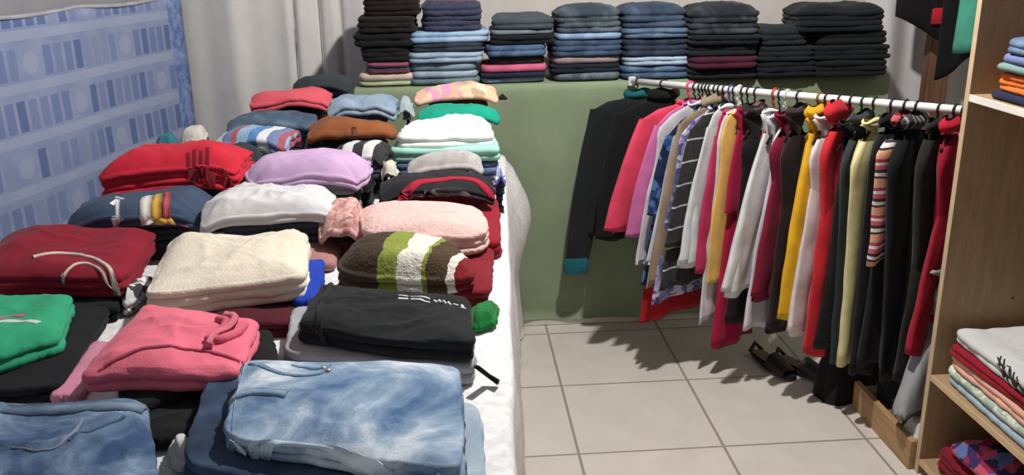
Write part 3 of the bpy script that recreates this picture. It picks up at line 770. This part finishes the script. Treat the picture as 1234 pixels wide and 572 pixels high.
cstack('the crumpled blue jeans stack','stacked jeans right of the middle',1.02,[
 (751,833,88,denim('#25344c','#4a6180',7),'inky blue jeans',J,'jeans'),(750,834,79,denim('#2c4161','#5c7796',7),'medium blue jeans',J,'jeans'),
 (752,834,68,denim('#7590ac','#a3bace',7),'pale blue jeans',J,'jeans'),(752,832,46,denim('#161d2b','#2f3d52',7),'blue black jeans',J,'jeans'),
 (751,831,34,denim('#33465e','#58708c',7),'greyish blue jeans',J,'jeans'),(753,829,5,denim('#1f2a3e','#44566f',5),'crumpled blue jeans',J,'jeans')],5)
cstack('the stack with a dark red layer','stacked dark jeans with one dark red garment',.945,[
 (835,917,83,dk('#181b23'),'black folded trousers',P_,'trousers'),(836,915,68,fab('#45192a'),'dark red folded garment',T,'shirt'),
 (835,917,54,dk('#191c24'),'charcoal black jeans',J,'jeans'),(836,918,42,dk('#15181e'),'coal black jeans',J,'jeans'),(837,919,5,denim('#1a1e26','#687078',4,.62),'black jeans with a pale worn patch',J,'jeans')],6)
cstack('the low black stack','low stack of black jeans',.95,[
 (919,986,74,dk('#12151a'),'black jeans',J,'jeans'),(918,984,55,dk('#171b21'),'soft black jeans',J,'jeans'),(921,976,31,dk('#1d2228'),'washed black jeans',J,'jeans')],7,.24)
cstack('the wide black stack','wide stack of black trousers',.93,[
 (988,1072,72,dk('#0f1215'),'black folded trousers',P_,'trousers'),(986,1076,54,dk('#101418'),'black folded trousers',P_,'trousers'),
 (988,1074,38,dk('#0e1113'),'black folded trousers',P_,'trousers'),(968,1072,4,dk('#11161a'),'bulky black folded trousers',P_,'trousers')],8)
# ------------------------------------------------------------------ piles on the table
_sup=0
SUPC=[fab('#3c4450'),denim('#33486a','#5d7aa3'),fab('#6a2a35'),fab('#8a8a90'),fab('#2a2b30'),fab('#b9b4ae'),fab('#355548'),fab('#4a3d58')]
SUPN=['slate grey','mid blue','wine red','silver grey','charcoal','off-white','bottle green','dusky purple']
def support(xl,xr,yb,Y,d,under,zt,cols,grow=.0):
    """the garments of a pile below the one that shows"""
    n=max(1,round((zt-TZ-.003)/.05)); a=aty(xl,yb,Y); b=aty(xr,yb,Y); hh=(zt-TZ-.003)/n
    for k in range(n):
        ci=cols[k%len(cols)]; rnd=random.Random(int(xl*3+k)); j=lambda:rnd.uniform(-.008,.008)
        pos='under' if k==n-1 else ('second below' if k==n-2 else ('third below' if k==n-3 else 'fourth below'))
        g=.03-.004*k
        fold('folded_shirt',[(a.x+grow+j(),Y+d-grow*.3+j()),(b.x-grow+j(),Y+d-grow*.3+j()),(b.x-grow+j(),Y+grow+j()),(a.x+grow+j(),Y+grow+j())],TZ+.003+hh*k,hh-.0008,SUPC[ci],
             f'{SUPN[ci]} garment {"under" if pos=="under" else pos} {under}','shirt',wr=.001,dome=.03,seed=int(xl+k),N=56)
def farpile(cols,name,xl,xr,yb,yt,Y,d,mat,label,cat,under,**k):
    zz=aty((xl+xr)/2,yb,Y).z; dr=k.pop('droop',min(.03,max(0,(zz-TZ-.012)*.6)))
    if zz-TZ>.02: support(xl+6,xr-4,yb,Y,d,under,zz+dr-.001,cols,.035 if dr>.01 else 0); zz+=dr
    else: zz=TZ+.003; dr=0
    k.setdefault('rot',random.Random(int(xl*yt)).uniform(-4,4))
    return far(name,xl,xr,yb,yt,Y,d,mat,label,cat,z0=zz,droop=dr,**k)
# --- row by the aisle, far to near
farpile([5,2,0],'folded_shirt',496,606,126,106,.74,.16,floral(['#e0b79b','#d8a98c','#c79a8f','#e6c7b0','#d994b4','#b99a80','#e3bfa3'],28),'peach and pink floral folded top, farthest of the piles along the aisle edge','shirt','the peach floral top',wr=.006)
far('folded_sock',600,612,121,104,.76,.08,fab('#1a1618'),'small black rolled garment on the aisle end of the peach floral top','garment',z0=aty(606,121,.76).z,dome=.5)
farpile([0,5,3],'folded_shirt',499,607,152,126,.53,.17,fab('#169a7f',.1),'bright teal green folded top behind the white shirt pile','shirt','the teal green top',yr=6,wr=.005)
farpile([3,1,5],'folded_shirt',468,604,196,165,.29,.21,fab('#9fd6c6',.12),'mint green folded top directly under the bright white shirt','shirt','the mint green top',droop=.0,wr=.003,dome=.12)
zmint=aty(536,165,.29+.16).z
o=far('folded_shirt',474,601,184,141,.305,.20,fab('#eef0f0',.04),'bright white crumpled folded shirt lying on the mint green top','shirt',z0=zmint-.008,wr=.009,dome=.4,seed=4)
farpile([4],'folded_shirt',486,590,213,191,.155,.115,fab('#b9b3b2',.12,40),'light grey folded top between the white shirt pile and the black and red one','shirt','the light grey top',wr=.006)
o=farpile([2],'folded_jacket',452,600,246,207,-.03,.165,fab('#26262a',.15),'black folded jacket with red piping and a grey panel','jacket','the black jacket with red piping',wr=.005,rot=3)
ribbon(o,'red_piping',[(480,222),(520,214),(565,211),(598,216)],.022,fab('#a8243a'))
ribbon(o,'red_piping',[(478,232),(515,226),(560,226),(596,236)],.016,fab('#b02a40'))
ribbon(o,'grey_panel',[(512,221),(560,217),(590,224)],.03,fab('#6f6a70'))
near('folded_shirt',[(470,236),(604,236),(604,292),(440,300)],TZ+.003,.05,fab('#8f1a2a'),'dark red folded garment under the pale pink sweater, showing at the aisle side','shirt',wr=.003,dome=.05)
farpile([2,4],'folded_sweater',378,438,294,238,-.28,.2,floral(['#b98a86','#c99a95','#a87570','#d2aca6'],60),'dusty rose crochet garment against the left end of the pale pink sweater','sweater','the rose crochet garment',wr=.008,dome=.5)
near('folded_sweater',[(428,240),(580,237),(590,278),(436,276)],TZ+.054,.075,fab('#e2bcb6',.06,30,.6),'pale pink fluffy rolled sweater behind the camouflage striped one','sweater',wr=.004,dome=.3,n=4)
near('folded_shirt',[(430,300),(598,296),(590,350),(400,352)],TZ+.003,.045,fab('#7d1a28'),'maroon folded garment under the camouflage striped sweater','shirt',wr=.003,dome=.05)
o=near('folded_sweater',[(425,272),(556,276),(583,318),(388,312)],TZ+.049,.085,
     stripes([(.38,'#3f3226'),(.14,'#85923f'),(.16,'#e3ded2'),(.03,'#85923f'),(.13,'#4a3a2a'),(.05,'#e9e2d8'),(.12,'#7d1522')],.36,0,.06,11,.49,1),
     'fluffy brown, green, white and maroon striped sweater beside the aisle','sweater',wr=.005,dome=.55,n=3)
# near column
near('folded_shirt',[(352,368),(566,366),(574,445),(334,425)],TZ+.003,.042,fab('#a2a3a8'),'light grey folded garment under the black sweatpants','shirt',wr=.003,dome=.05)
near('folded_shirt',[(566,360),(602,352),(598,384),(568,392)],TZ+.003,.032,fab('#1d7838'),'small green crumpled garment beside the black sweatpants on the aisle edge','garment',wr=.012,dome=.45,n=6)
o=near('folded_sweatpants',[(382,337),(566,350),(571,414),(350,388)],TZ+.046,.05,fab('#1e2023',.15,9),'black folded sweatpants with a white print near the waist','trousers',wr=.008,dome=.22,seed=12)
strokes(o,'printed_text',[[(480,356),(492,355.5)],[(480,358.5),(492,358)],[(495,355),(518,356)],[(495,358),(518,359)],[(523,357),(526,359.5),(529,357),(532,360)],[(534,358),(537,360.5),(540,358.5),(543,361)],[(546,359),(552,360)],[(556,358.5),(558,362)],[(555,362.5),(561,363)]],.0045,fab('#e6e6e6',.03))
ribbon(o,'leg_fold',[(398,338),(386,372),(378,404)],.012,fab('#222427'),lift=.003,th=.003)
mb=MB(); 
_a=atz(575,442,TZ+.05)-o.location; _b=atz(588,452,TZ+.02)-o.location; _c=atz(600,460,TZ+.012)-o.location
mb.tube([_a,_b,_c],[.008,.008,.011],8,True,.5); t_=mb.build('drawstring_end',fab('#151618'),o); t_.matrix_parent_inverse=Matrix.Rotation(-o.rotation_euler.z,4,'Z')
near('folded_jeans',[(300,462),(578,486),(586,640),(240,620)],TZ+.003,.03,denim('#8299ad','#b9c7d0',5),'pale blue jeans lowest in the near pile, edge showing by the aisle','jeans',wr=.003,dome=.05)
o=near('folded_jeans',[(258,436),(560,452),(566,610),(214,560)],TZ+.034,.038,denim('#1b2840','#3f5778',5,.52),'dark blue jeans under the light blue jeans with pockets','jeans',wr=.003,dome=.06)
o=near('folded_jeans',[(288,430),(560,433),(566,568),(262,520)],TZ+.073,.042,denim('#3d6391','#d0dae2',5.5,.52),'light blue faded jeans with pockets on top of the nearest pile','jeans',wr=.006,dome=.2,seed=5)
jm=denim('#557ba5','#cfd8de',6)
ribbon(o,'waistband',[(285,434),(270,478),(264,520)],.03,jm,lift=.002)
ribbon(o,'fly_flap',[(272,474),(300,470),(345,472)],.018,jm,lift=.003)
ribbon(o,'pocket_seam',[(352,438),(380,446),(394,440)],.006,denim('#3a5f8c','#86a6c8',5),lift=.0012,th=.0006)
ribbon(o,'pocket_seam',[(300,436),(340,452),(386,452),(398,438)],.006,denim('#3a5f8c','#86a6c8',5),lift=.0012,th=.0006)
ribbon(o,'hem_seam',[(266,522),(330,520),(390,528),(450,546),(556,562)],.008,denim('#8fb0d2','#d9e6f0',5))
for p in ((390,444),(396,447)):
    b=atz(*p,TZ+.115); l=o.matrix_basis.inverted()@b if False else Matrix.Rotation(-o.rotation_euler.z,3,'Z')@(b-o.location)
    MB().tube([(l.x,l.y,l.z-.004),(l.x,l.y,l.z+.004)],.005,12).build('rivet',plain('#c9c2b0',.3,metal=.8),o)
# --- middle row, far to near
farpile([4,1,0],'folded_jeans',389,481,146,113,.58,.17,denim('#70879f','#9db1c6',5),'light blue denim folded in the middle row behind the brown trousers','jeans','the light blue denim',wr=.006)
farpile([3,4],'folded_cloth',478,500,140,125,.6,.1,fab('#9fb0b2'),'small pale grey garment between the light blue denim and the teal top','garment','the small pale grey garment',dome=.5)
o=farpile([4,0,2],'folded_trousers',362,481,174,141,.36,.19,fab('#8a5230',.15),'chestnut brown folded trousers in the middle row','trousers','the chestnut brown trousers',wr=.006)
ribbon(o,'fold_shade',[(426,146),(423,160),(420,171)],.014,fab('#6f4b48'))  # crease shade drawn as a darker strip on the trousers
farpile([4,3],'folded_shirt',396,462,206,168,.16,.17,stripes([(.5,'#16161a'),(.5,'#cfcfcd')],.062,0,.004,8,.2,0),'black and white striped folded top right of the lilac one','shirt','the striped top',wr=.004,rot=-10)
farpile([4],'folded_sock',456,482,218,194,.1,.08,fab('#cfcbba'),'small cream rolled garment beside the striped top','garment','the cream rolled garment',dome=.6,n=2.5)
farpile([3,6],'folded_sweater',284,448,232,181,-.02,.21,fab('#c3a3c8',.07),'lilac folded sweater in the middle row','sweater','the lilac sweater',wr=.006,dome=.45,n=4)
farpile([0],'folded_shirt',236,412,277,224,-.24,.2,fab('#cfcdcf',.1,18),'pale grey crumpled top between the cream and lilac sweaters','shirt','the pale grey crumpled top',wr=.012,dome=.4,yr=0,rot=6,seed=9)
near('folded_shirt',[(372,302),(392,300),(380,370),(346,370)],TZ+.003,.05,fab('#1c3fae'),'strip of bright blue folded cloth between the cream sweater and black sweatpants','garment',wr=.003)
near('folded_shirt',[(318,285),(420,282),(404,318),(330,318)],TZ+.003,.03,fab('#a87a76'),'dusty rose flat garment in the gap between the cream and camouflage sweaters','garment',wr=.003)
near('folded_shirt',[(230,350),(358,342),(352,388),(250,392)],TZ+.003,.035,fab('#4d1620'),'dark wine folded garment under the cream sweater','shirt',wr=.003)
o=near('folded_sweater',[(205,280),(372,270),(370,322),(168,346)],TZ+.039,.085,fab('#ddd3c2',.06,10,.3),'cream knitted sweater folded thick in the middle of the table','sweater',wr=.007,dome=.3,seed=3)
near('folded_shirt',[(128,440),(330,395),(345,440),(140,500)],TZ+.003,.045,fab('#141416'),'black folded garment under the pink sweatpants','shirt',wr=.003,dome=.05)
o=near('folded_sweatpants',[(172,357),(318,378),(285,442),(86,448)],TZ+.049,.05,fab('#e06f84',.08,9),'pink folded sweatpants with a tied drawstring','trousers',wr=.007,dome=.25,seed=7)
ribbon(o,'drawstring',[(262,378),(276,385),(262,396),(246,404),(268,404),(284,394),(292,384)],.016,fab('#d9687e'),lift=.008,th=.006)
ribbon(o,'drawstring',[(270,374),(284,380),(276,392),(258,400),(250,412)],.012,fab('#e57b90'),lift=.012,th=.006)
ribbon(o,'leg_fold',[(120,430),(190,416),(250,412),(300,420)],.007,fab('#b8546c'))  # crease line in darker pink, its shade put into the colour
farpile([0],'folded_cloth',594,611,226,192,.1,.07,floral(['#5a6aa8','#7a4aa8','#cfd3e6','#8a94c8'],40),'small blue and purple printed garment on the aisle edge beside the light grey top','garment','the blue and purple one',dome=.4,wr=.008)
# --- row by the wall hanging, far to near
farpile([4,0,1],'folded_shirt',348,428,112,94,.98,.13,fab('#363d42'),'dark grey folded garment farthest back beside the grey curtain','shirt','the far dark grey garment',wr=.006)
farpile([0,4,2],'folded_shirt',297,403,136,107,.79,.16,fab('#d65a66',.08),'coral red folded top near the grey curtain','shirt','the coral red top',wr=.005)
farpile([4,1],'folded_jeans',266,384,162,133,.58,.17,denim('#33465d','#5f768c',5),'mid blue jeans folded in front of the coral red top','jeans','the jeans before the coral top',wr=.005)
farpile([3,4],'folded_shirt',250,350,192,151,.36,.19,stripes([(.22,'#4f87bd'),(.2,'#dfe3e8'),(.2,'#6f7fa8'),(.12,'#a9525f'),(.26,'#8fb0d0')],.16,0,.05,8),'blue, white and red striped folded top between the jeans and the red shirt','shirt','the blue, white and red top',wr=.005,rot=-12)
farpile([4],'folded_shirt',262,322,214,172,.2,.15,fab('#2c3a3d'),'dark slate green garment squeezed between the red shirt and the lilac sweater','garment','the dark slate green garment',wr=.008,dome=.5,n=3)
farpile([3],'folded_cloth',184,212,182,170,.36,.1,fab('#2d6f78'),'small teal garment by the wall hanging behind the red shirt','garment','the small teal garment',dome=.4)
farpile([5],'folded_cloth',214,248,178,152,.45,.12,fab('#c9c3bb'),'small off-white garment in the back corner by the wall hanging','garment','the small off-white garment',dome=.5)
o=farpile([4,2],'folded_shirt',116,288,238,170,.02,.24,fab('#c7283a',.1),'bright red folded shirt with dark lettering beside the wall hanging','shirt','the bright red shirt',wr=.008,dome=.3,rot=6,seed=3,skew=.05)
strokes(o,'printed_text',[[(220,188),(226,179)],[(227,187),(234,178)],[(235,186),(242,178)],[(243,185),(250,177)],[(217,197),(224,190)],[(226,196),(234,189)],[(236,195),(244,188)],[(262,188),(268,179)],[(264,193),(274,185)]],.011,fab('#6d1622'))
o=farpile([4],'folded_sweatshirt',78,248,284,228,-.22,.22,fab('#3d4c63',.12),'slate blue sweatshirt with a white, yellow and red stripe and white lettering','sweatshirt','the slate blue sweatshirt',wr=.006,dome=.3,rot=4,seed=6)
ribbon(o,'white_stripe',[(178,232),(170,250),(160,272)],.028,fab('#dcd8d2'))
ribbon(o,'yellow_stripe',[(190,232),(183,250),(172,272)],.026,fab('#e0b04a'))
ribbon(o,'red_stripe',[(202,232),(195,250),(184,272)],.018,fab('#c0525c'))
strokes(o,'printed_text',[[(124,259),(132,255)],[(132,255),(130,249)],[(130,249),(138,246)],[(134,243),(142,240)],[(142,240),(138,248)],[(139,236),(148,236)]],.011,fab('#dcdfe4'))
near('folded_shirt',[(2,330),(140,336),(150,372),(0,378)],TZ+.003,.035,fab('#131315'),'black folded garment under the dark red sweater','shirt',wr=.003)
near('folded_cloth',[(146,334),(182,320),(182,345),(150,362)],TZ+.003,.05,floral(['#c9c6c6','#3a383c','#8d8a8e','#e0dddd'],40),'black and white patterned garment between the dark red and cream sweaters','garment',wr=.006,dome=.4)
o=near('folded_sweater',[(10,268),(190,270),(150,326),(-40,320)],TZ+.04,.075,fab('#85182c',.1),'dark red folded sweater with white cord by the wall hanging','sweater',wr=.006,dome=.35,seed=8)
ribbon(o,'white_cord',[(40,304),(76,298),(108,300),(130,310),(140,326)],.009,fab('#d8c6bc'),lift=.003,th=.003)
ribbon(o,'white_cord',[(70,316),(98,307),(118,311),(130,320)],.006,fab('#d8c6bc'),lift=.003,th=.003)
near('folded_shirt',[(70,352),(140,362),(70,470),(-40,480)],TZ+.003,.035,fab('#16161a'),'black folded garment beside the green shirt, showing as a slanting band','shirt',wr=.003,dome=.1)
near('folded_shirt',[(122,400),(150,402),(84,490),(44,488)],TZ+.003,.02,fab('#c9849c'),'thin strip of mauve pink cloth beside the pink sweatpants','garment',wr=.002,dome=.1)
o=near('folded_shirt',[(-40,352),(88,346),(70,400),(-40,440)],TZ+.039,.05,fab('#2f9a70',.08),'green folded shirt with a pink and white print at the left edge','shirt',wr=.006,dome=.3,seed=2)
ribbon(o,'white_print',[(-20,394),(14,384),(46,384)],.018,fab('#c3dcd4'),lift=.0012,th=.0006)
ribbon(o,'pink_print',[(-20,382),(8,374),(28,374)],.018,fab('#c96a8c'),lift=.0012,th=.0006)
near('folded_cloth',[(196,508),(232,500),(240,552),(204,556)],TZ+.003,.045,fab('#cfccca'),'small white crumpled garment between the two nearest pairs of jeans','garment',wr=.01,dome=.5,n=3)
near('folded_shirt',[(150,486),(250,470),(262,520),(180,530)],TZ+.003,.03,fab('#17171a'),'black garment showing behind the white crumpled one, between the jeans','garment',wr=.004,dome=.2)
near('folded_jeans',[(-60,490),(175,492),(195,650),(-60,650)],TZ+.003,.04,denim('#2b3f5c','#556e8c',5),'dark blue jeans under the faded pair in the near left corner','jeans',wr=.003,dome=.05)
o=near('folded_jeans',[(-60,472),(176,474),(205,640),(-60,640)],TZ+.043,.05,denim('#2b4770','#92a8bf',6,.55),'worn blue jeans in the near left corner of the table','jeans',wr=.008,dome=.25,seed=11)
ribbon(o,'pocket_seam',[(14,535),(58,541),(84,528),(98,498)],.005,denim('#5f6f86','#8d98a5',5),lift=.0012,th=.0006)
ribbon(o,'pocket_seam',[(84,530),(120,510),(150,496)],.005,denim('#2b3f5c','#556e8c',5),lift=.0012,th=.0006)
ribbon(o,'waistband',[(0,480),(90,480),(172,478)],.03,denim('#334a6b','#8da1b5',4),lift=.003)
# ------------------------------------------------------------------ clothes on the shelves
def shelfitem(name,y0,y1,z0,h,mat,label,cat,dx=0,d=.3,**k):
    return fold(name,[(SX+.014+dx,y1),(SX+.014+dx+d,y1),(SX+.014+dx+d,y0),(SX+.014+dx,y0)],z0,h,mat,label,cat,'folded clothes on the shelves',**k)
ZS=1.126
shelfitem('folded_shirt',-.62,-.26,ZS,.02,fab('#1d2340'),'navy folded garment under the orange one on the upper shelf','shirt',wr=.001,dome=.05)
shelfitem('folded_shirt',-.62,-.255,ZS+.0205,.05,fab('#e0702c',.1),'bright orange folded shirt on the upper shelf','shirt',wr=.002,dome=.08)
shelfitem('folded_shirt',-.62,-.27,ZS+.071,.018,fab('#6f8a86'),'thin grey green folded garment on top of the orange shirt','shirt',wr=.002,dome=.1)
shelfitem('folded_shirt',-.62,-.28,ZS+.0895,.025,fab('#6a74a0'),'lavender blue folded garment near the top of the upper shelf pile','shirt',wr=.002,dome=.1)
shelfitem('folded_jeans',-.62,-.30,ZS+.115,.045,denim('#3f5376','#66809f'),'blue jeans topmost in the upper shelf pile','jeans',wr=.004,dome=.3)
ZS=.326
shelfitem('folded_shirt',-.66,-.245,ZS,.025,fab('#9fb4c0'),'pale blue folded garment at the bottom of the lower shelf pile','shirt',wr=.001,dome=.05)
shelfitem('folded_shirt',-.64,-.24,ZS+.0255,.028,floral(['#a9b8a0','#c9cfc0','#9db3a8','#d6d6cc'],40),'pale green patterned folded garment in the lower shelf pile','shirt',wr=.001,dome=.05)
shelfitem('folded_shirt',-.66,-.235,ZS+.054,.036,fab('#dba58f',.1),'peach pink folded garment in the lower shelf pile','shirt',wr=.002,dome=.05)
shelfitem('folded_shirt',-.66,-.25,ZS+.0905,.03,fab('#8a1424'),'dark red folded garment under the white printed shirt','shirt',wr=.002,dome=.05)
o=shelfitem('folded_shirt',-.66,-.25,ZS+.121,.05,fab('#bfbfbe',.06),'white folded shirt with black script print on top of the lower shelf pile','shirt',dx=.005,wr=.006,dome=.25,seed=5)
strokes(o,'printed_text',[[(1204,420),(1208,428)],[(1208,420),(1206,426),(1213,432)],[(1212,424),(1211,432),(1218,438)],[(1214,430),(1219,432),(1217,440)],[(1219,434),(1222,446)],[(1224,438),(1221,446),(1228,450)],[(1227,442),(1230,452)]],.004,fab('#26262a'))
strokes(o,'red_print',[[(1190,424),(1196,428)],[(1192,431),(1200,433)]],.01,fab('#a03a4c'))
shelfitem('folded_shirt',-.60,-.26,.051,.09,fab('#7a1626'),'dark red folded garment on the bottom shelf','shirt',wr=.006,dome=.2)
shelfitem('folded_scarf',-.55,-.30,.142,.05,floral(['#3a2a5a','#8a2a4a','#5a6a9a','#b9506a','#2a2038'],30),'multicoloured crumpled scarf on the bottom shelf','scarf',d=.22,wr=.015,dome=.5)
# ------------------------------------------------------------------ on the floor and platform under the rail
def shoe(x,y,z,rz,mat,label):
    root=empty('open_shoe',(x,y,z),rz); tag(root,label,'shoe')
    V=[];F=[];K=16;M=18
    for k in range(K+1):
        t=k/K; L_=-.12+.24*t; wd=.036*(.75+.5*math.sin(math.pi*min(1,t*1.05))-.25*(t<.4)*.6)*(1 if t<.96 else .6); hh=.02
        for i in range(M):
            a=2*math.pi*i/M; V.append((L_,wd*math.cos(a),.012+.011*math.sin(a)))
    for k in range(K):
        for i in range(M): i2=(i+1)%M; F.append((k*M+i,k*M+i2,(k+1)*M+i2,(k+1)*M+i))
    F.append(tuple(range(M))); F.append(tuple(range(K*M,K*M+M)))
    mk('sole',V,F,mat,root)
    V=[];F=[];K=9
    for k in range(K):
        t=k/(K-1); L_=.0+.10*t; wd=.040*(1-.25*t*t)
        for i in range(13):
            a=math.pi*i/12; V.append((L_,wd*math.cos(a),.014+(.05-.026*t)*math.sin(a)))
    for k in range(K-1):
        for i in range(12): a=k*13+i; F.append((a,a+1,a+14,a+13))
    mk('upper',V,F,mat,root)
    MB().tube([(-.115,.026,.02),(-.125,.0,.05),(-.115,-.026,.02)],.008,8).build('heel_strap',mat,root)
    V=[];F=[]
    for k in range(9):
        L_=-.11+.2*k/8
        for s_ in (-1,0,1): V.append((L_,s_*.026,.0245+.001*(s_==0)))
    for k in range(8):
        for i in range(2): a=k*3+i; F.append((a,a+1,a+4,a+3))
    mk('insole',V,F,fab('#7d6a5c'),root)
    return root
sm=plain('#1a1a1d',.45)
shoe(.80,.52,0,math.radians(-75),sm,'black open shoe with tan insole on the floor, left one under the red hoodie')
shoe(.90,.47,0,math.radians(-60),sm,'black open shoe with tan insole on the floor, right one beside the black bag')
def bag():
    root=empty('black_bag',(.99,.30,0),math.radians(12)); tag(root,'slumped black fabric bag on the floor at the end of the low platform','bag')
    V=[];F=[];N=40;L=12
    for k in range(L+1):
        t=k/L
        for i in range(N):
            a=2*math.pi*i/N; r=1-.35*t+.06*math.sin(math.pi*t); ca,sa=math.cos(a),math.sin(a)
            q=(abs(ca)**4+abs(sa)**4)**-.25
            V.append((.12*r*ca*q*(1+.08*nz(ca*2,sa*2,t*3)),.07*r*sa*q*(1+.15*nz(ca*3,sa*2,t*4+5)),.19*t+.01*nz(ca*2,sa*2,8)*t))
    for k in range(L):
        for i in range(N): i2=(i+1)%N; F.append((k*N+i,k*N+i2,(k+1)*N+i2,(k+1)*N+i))
    F.append(tuple(range(N))); F.append(tuple(range(L*N,L*N+N)))
    mk('body',V,F,fab('#17181a'),root)
    MB().tube([(-.06,-.03,.185),(-.05,-.035,.23),(0,-.04,.25),(.05,-.035,.23),(.06,-.03,.185)],.007,8).build('handle',fab('#121214'),root)
bag()
def heap(name,x,y,z,w_,d,h,mat,label,cat,seed,**k):
    return fold(name,[(x-w_/2,y+d/2),(x+w_/2,y+d/2),(x+w_/2,y-d/2),(x-w_/2,y-d/2)],z,h,mat,label,cat,None,wr=.012,dome=.55,n=3,seed=seed,**k)
heap('crumpled_bag',1.09,.10,.0755,.18,.17,.09,fab('#1c1f22'),'dark crumpled bag lying on the low platform behind the pale yellow shirt','bag',3)
heap('crumpled_cloth',1.09,-.06,.0755,.16,.13,.075,fab('#4a4c50'),'grey crumpled garment lying on the low platform under the olive coat','garment',4)
o=heap('crumpled_cloth',1.035,-.115,.0755,.1,.11,.04,fab('#c9c7c6'),'white crumpled cloth on the low platform below the grey sweatpants','garment',5)
